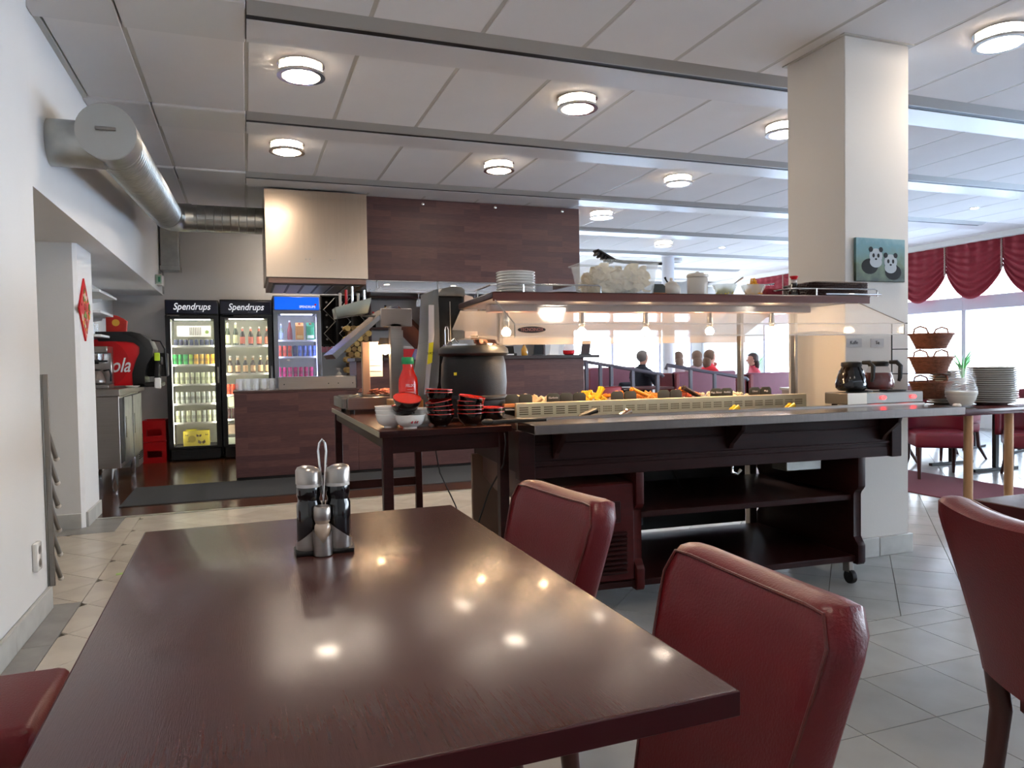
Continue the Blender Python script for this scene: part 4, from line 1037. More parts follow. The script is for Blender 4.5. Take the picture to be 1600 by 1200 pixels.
# ------------------------------------------------------------------ serving bar, canopy, hood
YC = 7.83
ct = thing('serving_bar', 'long walnut laminate bar with raised counter and dark ledge behind the buffet', 'bar counter', (0, 0, 0))
MB().box(-.12, 1.10, YC, YC + .62, .03, .885, .003).box(1.10, 3.755, YC, YC + .55, .03, 1.185, .003).build('front_panel', PANEL, ct, False)
MB().box(-.10, 3.74, YC + .03, YC + .5, 0, .03).build('plinth', BLACK, ct, False)
MB().box(-.13, 1.12, YC - .01, YC + .64, .885, .905, .003).build('low_worktop', mat('worktop_brown', '#4a3430', .3), ct)
MB().box(1.08, 3.94, YC - .05, YC + .58, 1.185, 1.222, .003).build('high_ledge', mat('ledge_dark', '#2f2422', .35), ct)
sp_ = thing('steel_splash_guard', 'low steel splash guard standing on the bar beside the drinking glasses', 'splash guard', (.31, YC + .02, .905))
MB().box(0, .785, 0, .012, 0, .13, .003).build('face', STEEL, sp_); MB().box(0, .785, .012, .20, .118, .13, .003).build('top_lip', STEEL, sp_)
for x in (.055, .5, .6, .75): MB().cyl(.006, -.002, .0, (x, 0, .055), 10, 'y').build('screw', BLACK, sp_)
gm = mat('tumbler_glass', (.8, .84, .9), .05, alpha=.25, spec=.9)
gl = thing('drinking_glass', '', 'glass')
MB().lathe([(.026, 0), (.030, .004), (.035, .12), (.033, .12), (.027, .01), (0, .008)], seg=18).build('tumbler', gm, gl)
i = 0
for r_ in range(2):
    for k in range(5):
        o = gl if i == 0 else dup(gl)
        o.location = (-.07 + k * .078 + r_ * .02, YC + .08 + r_ * .09, .905); i += 1
        o['label'] = 'upturned clear glass in the %s row on the bar, %s' % (['front', 'rear'][r_], ['at its left end', 'second from the left', 'in its middle', 'second from the right', 'next to the steel guard'][k]); o['group'] = 'glasses on the bar in front of the coolers'
cn = thing('canopy_panel', 'dark walnut laminate canopy hanging from the ceiling over the bar', 'canopy', (0, 0, 0))
MB().box(1.235, 3.72, YC, YC + .05, 2.05, 2.93, .002).box(3.67, 3.72, YC + .05, YC + .7, 2.05, 2.93, .002).build('panel', PANEL, cn, False)
for x, y in ((1.85, 2.88), (2.68, 2.89), (3.50, 2.89)): MB().lathe([(0, -.018), (.016, -.01), (.02, 0)], (x, YC, y), 12, axis='y').build('fixing_cap', CHROME, cn)
MB().box(1.24, 2.95, YC + .10, YC + .11, 1.93, 2.05).build('clear_strip', mat('clear_strip', (.75, .78, .85), .1, alpha=.30), cn, False)
for k in range(16):
    t_ = MB().lathe([(.0, .0), (.028, -.002), (.030, -.006), (.006, -.012), (.005, -.07), (.022, -.085), (.034, -.12), (.030, -.16), (.029, -.16), (.032, -.12), (.02, -.09), (0, -.08)], seg=14).build('stemware', gm, None)
    t_.location = (1.95 + (k % 8) * .10 + .03 * (k // 8), 8.55 + .14 * (k // 8), 1.995)
    tag(t_, 'clear hanging wine glass in the %s row, %s from the left' % (['front', 'rear'][k // 8], NTH[k % 8]), 'wine glass', 'hanging wine glasses')
hr = thing('glass_hanger', 'dark steel hanging rack for wine glasses over the bar', 'rack', (1.55, 8.45, 2.0))
MB().box(-.1, 1.45, 0, .02, 0, .02).box(-.1, 1.45, .30, .32, 0, .02).build('rail', STEELD, hr, False)
for y in (.085, .225): MB().box(-.1, 1.45, y, y + .03, -.008, .0).build('stem_bar', STEELD, hr, False)
for x in (-.08, .65, 1.42): MB().box(x, x + .02, 0, .32, .02, .04).build('crossbar', STEELD, hr, False); MB().cyl(.01, .04, .92, (x, .16, 0), 8).build('hanger', STEELD, hr)
hd = thing('extractor_hood', 'large brushed steel extractor hood hanging beside the dark canopy', 'extractor hood', (0, 0, 0))
MB().box(.215, 1.225, 7.70, 8.85, 2.04, 2.92, .003).build('casing', mat('hood_steel', '#b9a898', .27, 1., noise=.05, nscale=3, stretch=(18, 1, .6)), hd, False)
MB().box(.235, 1.205, 7.72, 8.83, 1.985, 2.04, .003).build('lower_rim', mat('hood_rim', '#7a6158', .35, .7), hd, False)
MB().box(.28, 1.16, 7.78, 8.78, 1.98, 1.986).build('filter', BLACK, hd, False)
for k in range(6): MB().box(.30 + k * .145, .42 + k * .145, 7.80, 8.76, 1.974, 1.980, .002).build('filter_panel', STEELD, hd, False)
for x in (.60, .64, .84, .88): MB().ball(.007, (x, 7.70, 2.23)).build('rivet', CHROME, hd)
# floor runner in front of the bar
rn = MB().box(-1.02, 2.6, 6.78, 7.78, .003, .012, .003).build('floor_runner', MATM); tag(rn, 'long charcoal floor mat along the foot of the bar', 'floor mat')
# things on the raised ledge
LZ = 1.222
def simple(name, mb, m, label, cat, loc, rz=0, group=None):
    o = mb.build(name, m); o.location = loc; o.rotation_euler = (0, 0, rz); return tag(o, label, cat, group)
i = 0
for k in range(5):
    t_ = simple('drinking_glass', MB().lathe([(.03, 0), (.034, .004), (.037, .10), (.035, .10), (.031, .01), (0, .008)], seg=16), gm, 'clear tumbler on the raised bar ledge, %s right of the soup kettle' % ['first', 'second', 'third', 'fourth', 'fifth'][k], 'glass', (2.36 + k * .085, YC + .15 + .06 * (k % 2), LZ), 0, 'tumblers on the raised bar ledge')
bt = thing('card_terminal', 'black box shaped card terminal on the bar ledge right of the tumblers', 'terminal', (2.86, YC + .14, LZ))
MB().box(-.09, .09, -.05, .08, 0, .03, .006).build('base', BLACK, bt); MB().box(-.08, .08, 0, .02, .03, .12, .004, rot=(-.3, 0, 0)).build('screen', BLKGL, bt); MB().box(-.05, .05, -.052, -.05, .008, .022).build('label_strip', PAPER, bt, False)
ob = thing('orange_bottle', 'small amber bottle beside the black terminal on the bar ledge', 'bottle', (3.05, YC + .12, LZ))
MB().lathe([(.03, 0), (.036, .01), (.036, .07), (.02, .10), (.014, .12)], seg=16).build('glass', mat('amber', '#b98636', .2, coat=.4), ob); MB().cyl(.016, .12, .135, seg=12).build('cap', BLACK, ob)
for k in range(3):
    o = thing('menu_holder', ['dark slanted menu stand on the bar ledge', 'white upright card stand on the bar ledge', 'dark brown menu stand at the right end of the bar ledge'][k], 'menu stand', ((3.22, 3.42, 3.83)[k], YC + .12, LZ), .1)
    MB().box(-.07, .07, -.03, .03, 0, .012, .003).build('foot', BLACK if k != 1 else PAPER, o)
    MB().box(-.06, .06, -.006, .006, .0, .17, .002, rot=(.25, 0, 0)).build('board', [BLACK, PAPER, mat('menu_brown', '#3b2a28', .5)][k], o)
rj = thing('red_juice_jar', 'clear jar with red juice on the bar ledge between the menu stands', 'jar', (3.62, YC + .12, LZ))
MB().lathe([(.05, 0), (.07, .015), (.074, .055), (.0, .055)], seg=20).build('juice', mat('juice_red', '#c20f1c', .15, coat=.4), rj); MB().lathe([(.075, .05), (.072, .08), (.05, .12), (.052, .13), (.048, .13), (.068, .08), (.072, .05)], seg=20).build('glass', gm, rj)
# back bar behind the counter: shelf, logs, cards
bs = thing('back_bar_shelf', 'dark back bar shelf with pale panel behind the heat lamp', 'shelf unit', (1.6, 9.95, 0))
MB().box(0, 2.6, .1, .38, .0, 1.15, .003).build('lower_panel', mat('tan_panel', '#8d6b58', .5, noise=.1, nscale=3), bs, False)
MB().box(-.03, 2.63, .02, .38, 1.15, 1.19, .003).build('worktop', mat('ledge_dark', '#2f2422', .35), bs)
for z in (1.62, 2.05): MB().box(0, 2.6, .12, .38, z, z + .035, .003).build('shelf_board', SHELFW, bs)
for x in (0, .85, 1.7, 2.57): MB().box(x, x + .03, .12, .38, 1.19, 2.24, .002).build('upright', SHELFW, bs)
MB().box(0, 2.6, .37, .385, 1.19, 2.24).build('back_board', mat('grey_back', '#9a938f', .4), bs, False)
for k in range(14):
    x = 1.68 + .17 * k
    if k % 4 == 3: continue
    o = thing('spirit_bottle', 'spirit bottle on the back bar shelf, %s place from the left' % NTH[k], 'bottle', (x, 10.2, 1.655), group='spirit bottles on the back bar')
    hh = .20 + .03 * ((k * 7) % 4)
    MB().lathe([(.03, 0), (.034, .005), (.034, hh * .62), (.013, hh * .78), (.013, hh)], seg=14).build('glass', [BLKGL, MATS['amber'], REDB, gm][(k * 5) % 4], o); MB().cyl(.015, hh, hh + .02, seg=10).build('cap', [REDP, BLACK][k % 2], o)
rb = thing('red_cool_box', 'bright red box with plastic cover behind the ketchup bottle', 'box', (2.25, 10.0, 1.19))
MB().box(-.35, .35, -.0, .26, 0, .16, .01).build('box', REDP, rb); MB().box(-.33, .33, .02, .24, .16, .20, .006).build('cover', PLEXE, rb)
lg = thing('log_stack', 'stack of split yellow birch logs beside the wine rack', 'log pile', (1.38, 9.70, .9))
rr = random.Random(4)
LM = [mat('log_end', '#b59455', .7, noise=.3, nscale=30), mat('log_end_b', '#8f6c3c', .7, noise=.3, nscale=30)]
for r_ in range(11):
    for k in range(4):
        R_ = .034 + .008 * rr.random()
        MB().cyl(R_, -.02, .25, (-.12 + k * .078 + .036 * (r_ % 2), 0, .042 + r_ * .068), 9, 'y').build('log', LM[(r_ + k) % 2], lg, False)
MB().box(-.18, .22, 0, .26, -.9, 0, .003).build('stand', mat('tan_panel', '#8d6b58', .5), lg, False)
# wine rack
wr = thing('wine_rack', 'black wine rack of three columns with zigzag metal bottle rests', 'wine rack', (.945, 9.95, 1.40))
for k in range(4): MB().box(k * .20, k * .20 + .02, 0, .28, 0, .67, .002).build('upright', BLACK, wr)
for z in (0, .655): MB().box(0, .62, 0, .28, z, z + .018, .002).build('board', BLACK, wr)
MB().box(0, .62, .27, .28, 0, .67).build('back_board', mat('rack_back', '#171314', .6), wr, False)
for k in range(3):
    x = .02 + k * .20; P = [(x + .17, 0, .64), (x + .02, 0, .48), (x + .17, 0, .325), (x + .02, 0, .165), (x + .15, 0, .02)]
    MB().tube(P, .006, 6).build('zigzag_rest', STEELD, wr)
    for z in (.58, .41, .25, .09): MB().cyl(.014, 0, .012, (x + .06, .01, z), 8, 'y').build('bottle_end', STEELD, wr)
for k in range(4):
    o = thing('pink_card', 'small pink card clipped under the wine rack, %s from the left' % NTH[k], 'card', (.98 + k * .075 + (.04 if k > 1 else 0), 9.94, 1.355), 0, 'pink cards under the wine rack')
    MB().box(-.034, .034, -.002, .002, -.04, .035, .001).build('card', mat('pink_card', '#cf7f8d', .6), o); MB().box(-.01, .01, -.004, .004, .03, .045).build('clip', BLACK, o)
dsb = thing('soap_bottle', 'small white pump bottle behind the steel splash guard', 'bottle', (.98, 8.35, .905))
MB().lathe([(.03, 0), (.034, .01), (.034, .13), (.02, .16), (.012, .165)], seg=16).build('body', PORC, dsb); MB().cyl(.006, .16, .20, seg=8).build('pump', PORC, dsb); MB().box(-.03, .01, -.008, .008, .195, .21, .003).build('nozzle', PORC, dsb)

# ------------------------------------------------------------------ glass door coolers with cans and bottles
YFR = 9.70
def cooler(x0, w, h, body, shelves, tube, header, label, hname, hz=.18):
    t = thing('drinks_cooler', label, 'fridge', (x0, YFR, 0))
    d = .62
    MB().box(0, .035, .05, d, .05, h - hz, .002).box(w - .035, w, .05, d, .05, h - hz, .002).box(0, w, d - .03, d, .05, h - hz).box(0, w, .05, d, .05, .16).box(0, w, .05, d, h - hz - .04, h - hz).build('cabinet', body, t, False)
    MB().box(.036, w - .036, d - .045, d - .031, .165, h - hz - .045).box(.0355, .046, .06, d - .04, .165, h - hz - .045).box(w - .046, w - .0355, .06, d - .04, .165, h - hz - .045).build('liner', COOLI, t, False)
    MB().box(.0, w, .02, d, h - hz, h, .008, 2).build('header_box', body, t)
    MB().box(.02, w - .02, .03, .06, .02, .15, .004).build('kick_panel', BLKPL, t)
    for q in range(4): MB().box(.12, w - .12, .026, .031, .05 + q * .02, .058 + q * .02).build('kick_slot', BLACK, t, False)
    f = MB().box(0, .058, 0, .045, .155, h - hz - .01, .004).box(w - .058, w, 0, .045, .155, h - hz - .01, .004).box(.045, w - .045, 0, .045, .155, .185, .003).box(.045, w - .045, 0, .045, h - hz - .055, h - hz - .01, .003).build('door_frame', body, t)
    MB().box(.045, w - .045, .02, .024, .185, h - hz - .055).build('door_glass', mat('cooler_glass', (.95, .98, 1), .03, alpha=.10, spec=.6), t, False)
    MB().box(w - .03, w - .012, -.02, 0, .95, 1.15, .004).build('handle', STEELD, t)
    for x in (.052, w - .052): MB().box(x - .005, x + .005, .055, .075, .22, h - hz - .09).build('light_tube', tube, t, False)
    MB().box(.1, w - .1, .10, .13, h - hz - .062, h - hz - .05).build('light_tube', tube, t, False)
    for z in shelves:
        MB().box(.047, w - .047, .09, .52, z - .006, z).box(.047, w - .047, .082, .09, z - .012, z + .012).build('shelf', mat('shelf_white', '#d8d8d0', .4), t, False)
    for x in (.0465, w - .0525):
        m = MB()
        for q in range(30): m.box(x, x + .006, .078, .088, .2 + q * .045, .225 + q * .045)
        m.build('shelf_ladder', MATS['shelf_white'], t, False)
    return t
sh1 = [.464, .696, .936, 1.176, 1.408]
f1 = cooler(-.90, .60, 1.97, BLKPL, [z - 0.0 for z in sh1], TUBEW, 0, 'left black glass door drinks cooler filled with pale cans', 'a')
f2 = cooler(-.285, .61, 1.98, BLKPL, [.485, .79, 1.055, 1.407], TUBEW, 0, 'middle black glass door drinks cooler filled with brown bottles', 'b')
f3 = cooler(.34, .585, 2.04, mat('cooler_silver', '#8f9094', .35, .5), [.62, .995, 1.256, 1.468], TUBEB, 0, 'right silver drinks cooler with blue sign and blue light', 'c')
navy = mat('sign_navy', '#0b0f26', .3)
for f_, w in ((f1, .60), (f2, .61)):
    MB().box(.01, w - .01, .010, .02, 1.80, 1.96, .004).build('sign_panel', navy, f_)
    text('Spendrups', .115, mat('sign_white', '#d9dade', .4, emit=.25), f_, (w / 2, .008, 1.885), (PI / 2, 0, .0), 'sign_lettering', shear=.25, off=.0012, sx=.86)
    text('BRYGGERI', .022, mat('sign_dim', '#777a86', .5), f_, (w / 2 + .07, .008, 1.825), (PI / 2, 0, 0), 'sign_lettering', shear=.25)
    MB().box(.02, .16, .0, .006, 1.765, 1.785).build('price_tag', STEELD, f_, False)
MB().box(.02, .565, .008, .02, 1.86, 2.02, .004).build('sign_panel', mat('sign_blue', '#0a4fd0', .35, emit=.5), f3)
text('SPENDRUPS', .042, mat('sign_white', '#d9dade', .4), f3, (.42, .006, 1.895), (PI / 2, 0, 0), 'sign_lettering', off=.0008, sx=.9)
MB().ball(.014, (.52, .006, 1.925), 1, .2, 1).build('sign_crest', REDP, f3)
sgr = thing('frosted_panel', 'white printed sheet inside the top of the left cooler', 'sheet', (-.60, YFR + .30, 1.53)); MB().box(-.2, .2, 0, .006, 0, .14, .003).build('sheet', PAPER, sgr)
for k in range(7): MB().box(-.05 + k * .02, -.038 + k * .02, -.002, 0, .02, .12).build('bar_print', STEELD, sgr, False)
MB().cyl(.022, -.003, 0, (.15, 0, .06), 14, 'y').build('green_print', mat('print_green', '#6d8a3a', .5), sgr)
def can(m, r=.027, h=.135):
    t = thing('drink_can', '', 'can')
    MB().lathe([(r * .8, 0), (r, .006), (r, h - .010), (r * .82, h - .002)], seg=18).build('can_body', m, t)
    MB().lathe([(r * .82, h - .003), (r * .84, h), (r * .7, h), (r * .66, h - .004), (0, h - .004)], seg=18).build('can_top', CHROME, t)
    b_ = MB().cyl(r * 1.01, h * .35, h * .62, seg=18); b_.build('can_print', mat(m.name + '_band', tuple(c * .55 for c in lin_of[m.name][:3]), .4), t)
    return t
lin_of = {}
def cm(n, h, r=.3, e=0): lin_of[n] = lin(h); return mat(n, h, r, .25)
CG, CGL, CY, CO = cm('can_green', '#2e9a4a'), cm('can_lime', '#9cc04a'), cm('can_gold', '#d8a52a'), cm('can_amber', '#e0b850')
CP, CS, CR, CB, CK, CN = cm('can_pale', '#c9cfae'), cm('can_silver', '#bfc6be'), cm('can_orange', '#e0502c'), cm('can_blue', '#6f86c8'), cm('can_pink', '#c0305c'), cm('can_navy', '#3a3f5c')
def row(mats, xs_, z, label, group, r=.027, h=.135, y=YFR + .15):
    protos = {}
    for k, x in enumerate(xs_):
        m = mats[k % len(mats)] if len(mats) <= len(xs_) else mats[k]
        if m.name in protos: o = dup(protos[m.name])
        else: o = can(m, r, h); protos[m.name] = o
        o.location = (x, y + (.006 if k % 2 else 0), z); o.rotation_euler = (0, 0, k * .7)
        o['label'] = label + ', %s from the left' % NTH[k]; o['group'] = group
def rng(a, b, n): return [a + (b - a) * k / (n - 1) for k in range(n)]
row([CG, CG, CG, CGL], rng(-.815, -.635, 4), 1.176, 'green can in the left cooler', 'green cans in the left cooler')
row([CY, CO, CY, CY], rng(-.575, -.385, 4), 1.176, 'golden can in the left cooler', 'golden cans in the left cooler')
row([CP], rng(-.80, -.385, 8), .936, 'pale can on the upper pale shelf of the left cooler', 'pale cans on the upper pale shelf', .024, .15)
row([CS], rng(-.80, -.385, 8), .696, 'silvery can on the middle pale shelf of the left cooler', 'pale cans on the middle pale shelf', .024, .15)
row([CP, CS], rng(-.80, -.385, 8), .464, 'pale can on the lowest can shelf of the left cooler', 'pale cans on the lowest pale shelf', .024, .15)
row([CN], rng(-.80, -.39, 8), 1.408, 'dark can on the top shelf of the left cooler', 'dark cans on the top shelf', .024, .085)
row([CR], rng(-.215, -.10, 3), .79, 'bright orange red can at the left of the middle cooler', 'orange red cans in the middle cooler', .026, .14)
row([cm('can_dark', '#3a1412')], rng(-.215, -.10, 3), .485, 'dark red can low in the middle cooler', 'dark red cans in the middle cooler', .024, .14)
row([CR, CR, CR, CN, CB, CB, CB, CB], rng(.415, .85, 8), 1.256, 'drink can on the upper can shelf of the right cooler', 'cans on the upper shelf of the right cooler', .024, .15)
row([CK], rng(.405, .80, 7), .995, 'crimson can on the lower shelf of the right cooler', 'crimson cans of the right cooler', .026, .135)
def beer(x, z, body, lbl, h, label, group, y=YFR + .16):
    t = thing('beer_bottle', label, 'bottle', (x, y, z), group=group)
    MB().lathe([(.026, 0), (.030, .004), (.030, h * .55), (.013, h * .78), (.012, h * .97), (.014, h)], seg=16).build('glass', body, t)
    MB().lathe([(.0305, h * .12), (.0312, h * .14), (.0312, h * .46), (.0305, h * .48)], seg=16).build('paper_label', lbl, t)
    MB().cyl(.0145, h * .92, h + .003, seg=12).build('crown_cap', CREAM, t)
    MB().lathe([(.0138, h * .78), (.0145, h * .80), (.0135, h * .9)], seg=12).build('neck_label', lbl, t)
    return t
BRN = mat('beer_brown', '#2a1a10', .12, coat=.4); L1 = mat('beer_label', '#d8b48c', .5); L2 = mat('beer_label_b', '#c9705a', .5); L3 = mat('wine_label', '#c9c9a0', .5)
A_ = beer(0, 0, BRN, L1, .225, '', ''); B2 = beer(0, 0, BRN, L2, .24, '', '')
for k, x in enumerate(rng(-.185, .265, 6)):
    o = A_ if k == 0 else dup(A_); o.location = (x, YFR + .16, 1.055); o['label'] = 'brown beer bottle with cream label on the second shelf, %s from the left' % NTH[k]; o['group'] = 'brown bottles on the second shelf'
for k, x in enumerate(rng(-.03, .265, 4)):
    o = B2 if k == 0 else dup(B2); o.location = (x, YFR + .16, 1.407); o['label'] = 'brown beer bottle with reddish label on the top shelf, %s of four' % NTH[k]; o['group'] = 'brown bottles on the top shelf'
for k, x in enumerate((-.205, -.11)): beer(x, 1.407, mat('wine_green', '#2f3a28', .12, coat=.4), L3, .29, ['green wine bottle at the far left of the top shelf in the middle cooler', 'green wine bottle second from the left on that top shelf'][k], 'wine bottles in the middle cooler')
for k, (x, c, h) in enumerate(((.44, '#7f8f74', .22), (.545, '#9c3a30', .26))):
    o = beer(x, 1.468, mat('soft_bottle_%d' % k, c, .2), mat('soft_label_%d' % k, ['#8c9aa8', '#8a2a26'][k], .5), h, ['pale green bottle on the top shelf of the right cooler', 'red brown bottle on the top shelf of the right cooler'][k], 'bottles in the right cooler')
for k, (x, c, c2) in enumerate(((.665, '#d8902a', '#e8c070'), (.80, '#2a8a50', '#d8e0c0'))):
    o = thing('juice_carton', ['orange juice carton on the top shelf of the right cooler', 'green juice carton on the top shelf of the right cooler'][k], 'carton', (x, YFR + .16, 1.468), 0, 'juice cartons in the right cooler')
    MB().box(-.05, .05, -.045, .045, 0, .19, .003).prism([(-.045, .19), (.045, .19), (0, .235)], -.05, .05, 'yz').build('carton', mat('carton_%d' % k, c, .5), o, False)
    MB().box(-.04, .04, -.047, -.045, .03, .07).build('print', mat('carton_print_%d' % k, c2, .5), o, False); MB().cyl(.014, .0, .015, (0, -.02, .21), 10).build('cap', REDP, o)
bxy = thing('yellow_box', 'yellow carton with brown butterfly print at the bottom of the left cooler', 'box', (-.60, YFR + .14, .16))
MB().box(-.15, .15, 0, .18, .006, .20, .004).build('carton', mat('carton_yellow', '#c9b833', .6, noise=.1), bxy); MB().box(-.12, .0, .04, .14, .20, .215, .004, rot=(0, 0, 0)).build('flap', YELLOW, bxy)
brn = mat('print_brown', '#4f3a16', .6)
for (x, z, s_) in ((.03, .14, .9), (.06, .06, 1.3), (-.11, .15, .5), (-.09, .07, .4), (.12, .15, .5)):
    for a in (-.6, .7): MB().prism([(0, 0), (.030 * s_ * math.copysign(1, a), .022 * s_), (.034 * s_ * math.copysign(1, a), -.006 * s_), (.012 * s_ * math.copysign(1, a), -.020 * s_)], -.0012, -.0002, 'xz').build('butterfly_wing', brn, bxy, False, loc=(x, 0, z))
MB().cyl(.045, -.001, -.0001, (-.05, 0, .10), 16, 'y').build('round_print', mat('print_olive', '#9a8c22', .6), bxy)
for k, (x, z, w, h, c) in enumerate(((-.17, .60, .12, .13, '#b8bba4'), (-.17, .30, .12, .12, '#8d7a66'), (-.17, .19, .14, .09, '#a9b0a0'))):
    o = simple('pack_box', MB().box(-w / 2, w / 2, 0, .2, 0, h, .004), mat('pack_%d' % k, c, .6), 'carton pack low in the middle cooler, %s of three' % ['highest', 'middle', 'lowest'][k], 'box', (x, YFR + .14, z if k else .495 + .135))
o.location.z = .165
bpy.data.objects['pack_box'].location = (-.16, YFR + .14, .64)
simple('white_card_stand', MB().box(-.05, .05, 0, .03, 0, .13, .003), PAPER, 'white card box in front of the right cooler at its lower right', 'card', (.66, 8.15, .905))
dsk = simple('rear_counter', MB().box(.35, 2.9, 9.2, 9.55, .0, .90, .004), mat('rear_counter_grey', '#77736f', .5), 'low grey work counter behind the bar', 'counter', (0, 0, 0))
bpy.data.objects.remove(dsk)

# ------------------------------------------------------------------ alcove: steel cabinet, soda machine, coffee machine, crates
sc_ = thing('steel_cabinet', 'stainless steel cabinet with sliding doors standing left of the coolers', 'cabinet', (-1.10, 7.50, 0))
MB().box(-.44, 0, 0, 1.30, .24, .90, .003).build('body', STEEL, sc_, False)
MB().box(-.45, .01, -.01, 1.72, .90, .965, .004).build('worktop', STEEL, sc_)
MB().box(.0, .004, .03, .22, .28, .88).build('dark_opening', BLACK, sc_, False)
for k, (a, b) in enumerate(((.22, .72), (.70, 1.28))):
    d = MB().box(.004 + .010 * k, .016 + .010 * k, a, b, .27, .885, .002).build('door', GALV, sc_); MB().box(.016 + .010 * k, .022 + .010 * k, a + .03, a + .05, .5, .7).build('handle', CHROME, d)
for x, y in ((-.06, .06), (-.38, .06), (-.06, 1.22), (-.38, 1.22)): MB().lathe([(.022, 0), (.022, .05), (.026, .055), (.026, .24)], (x, y, 0), 14).build('leg', CHROME, sc_)
MB().box(-.40, -.02, 1.33, 1.70, .08, .88, .003).build('side_unit', GALV, sc_)
for q in range(12): MB().box(-.02, -.012, 1.36, 1.68, .16 + q * .022, .17 + q * .022).build('vent_slat', BLACK, sc_, False)
cc = thing('soda_machine', 'red and black soda fountain with white script lettering on the steel cabinet', 'soda fountain', (-1.0, 8.05, .965))
red = [(-.62, .03), (-.02, .03), (.0, .2), (.05, .38), (.07, .47), (.03, .50), (-.10, .51), (-.62, .51)]
MB().prism([(-.62, .02), (-.05, .02), (-.055, .14), (-.02, .26), (.02, .34), (.02, .40), (-.03, .445), (-.10, .455), (-.62, .455)], .01, .42, 'xz', .004).build('red_case', REDP, cc)
MB().prism([(-.34, .455), (-.10, .458), (-.03, .446), (.025, .40), (.023, .34), (-.02, .255), (-.055, .14), (-.05, .0), (.06, .0), (.05, .12), (.07, .22), (.13, .30), (.14, .38), (.11, .46), (.03, .53), (-.05, .55), (-.37, .55)], .0, .43, 'xz', .006).build('black_shell', BLKPL, cc)
for q in range(22):
    a = q / 21; x = -.12 + .20 * a; z = .53 - .16 * a ** 2
    MB().box(-.004, .004, -.003, 0, -.012, .012, rot=(0, .5 + a, 0), loc=(x, .0, z)).build('vent_slot', BLACK, cc, False)
MB().lathe([(.0, -.002), (.24, -.002), (.24, .004)], (-.32, .010, .24), 40, axis='y').build('round_badge', mat('badge_red', '#b30a12', .4), cc)
text('Coca-Cola', .20, mat('script_white', '#e3e3e3', .5), cc, (-.385, .004, .215), (PI / 2, 0, 0), 'script_lettering', shear=.35, off=.002, sx=.72)
MB().prism([(.13, .05), (.17, .05), (.19, .30), (.15, .30)], .08, .35, 'xz', .003).build('valve_panel', BLACK, cc)
for q in range(4): MB().box(.16, .20, .10 + q * .06, .14 + q * .06, .22, .30, .005).build('tap', BLKPL, cc)
MB().box(.14, .19, .05, .09, .26, .34, .004).build('lime_tag', mat('lime', '#c4e234', .5), cc)
MB().box(-.02, .20, .0, .40, .0, .045, .01).build('drip_tray', BLKPL, cc); MB().box(.14, .20, -.01, .04, -.02, .09, .008).build('tray_corner', PORC, cc)
MB().tube([(.06, .25, .44), (.10, .25, .47), (.18, .25, .46), (.22, .25, .38), (.23, .25, .10)], .008, 8).build('supply_hose', BLACK, cc)
MB().box(.05, .24, .26, .44, .10, .34, .01).build('rear_block', BLACK, cc)
pl_ = plate('small_dish', .065, 'white dish lying on the steel cabinet in front of the soda fountain', 'dish', (-1.03, 7.86, .965), None)
cf = thing('coffee_machine', 'silver filter coffee machine with glass pot beside the soda fountain', 'coffee maker', (-1.31, 7.72, .965))
MB().box(-.12, .10, 0, .3, 0, .04, .006).build('base', STEEL, cf); MB().box(-.12, .10, .2, .3, .04, .36, .006).build('column', STEEL, cf)
MB().box(-.12, .10, -.02, .3, .335, .40, .006).build('head', STEEL, cf); MB().lathe([(.05, .235), (.07, .25), (.075, .33)], (-.02, .08, 0), 20).build('filter_holder', CHROME, cf)
MB().box(-.03, .10, -.05, .0, .25, .27, .004).build('holder_handle', BLACK, cf)
MB().lathe([(.05, .045), (.082, .055), (.085, .09), (.06, .15), (.045, .17)], (-.02, .08, 0), 24).build('glass_pot', mat('pot_glass', '#6b5f58', .08, coat=.5), cf)
MB().tube([(.05, .06, .17), (.10, .05, .18), (.115, .05, .13), (.11, .05, .07)], .008, 8).build('pot_handle', BLACK, cf); MB().lathe([(.045, .17), (.05, .18), (0, .19)], (-.02, .08, 0), 18).build('pot_lid', BLACK, cf)
for k, z in enumerate((1.86, 1.67, 1.45)):
    o = thing('wall_shelf', 'white alcove wall shelf, %s of three above the coffee machine' % ['top', 'middle', 'lowest'][k], 'shelf', (-1.55, 7.6, z), 0, 'white alcove shelves')
    MB().box(0, .31, 0, .95, 0, .022, .003).build('board', WHITE, o)
    for y in (.12, .8): MB().prism([(0, 0), (.20, 0), (.19, -.03), (.02, -.06), (0, -.06)], y, y + .02, 'xz').build('bracket', WHITE, o, False)
for k in range(4):
    o = dup(gl, (-1.44 + .07 * (k % 2), 7.78 + .10 * k, 1.472), 0, 'clear glass on the lowest alcove shelf, %s from the front' % NTH[k], 'glasses on the alcove shelf')
rbx = thing('red_sweets_bag', 'red printed bag standing on top of the soda fountain', 'bag', (-1.22, 8.30, 1.515))
MB().prism([(-.09, 0), (.09, 0), (.10, .12), (.06, .14), (.02, .17), (-.09, .19)], 0, .07, 'xz', .006).build('bag', mat('bag_red', '#b5271c', .5, noise=.2, nscale=20), rbx); MB().cyl(.035, -.003, 0, (0, 0, .10), 14, 'y').build('print', mat('print_yellow', '#d8a437', .5), rbx)
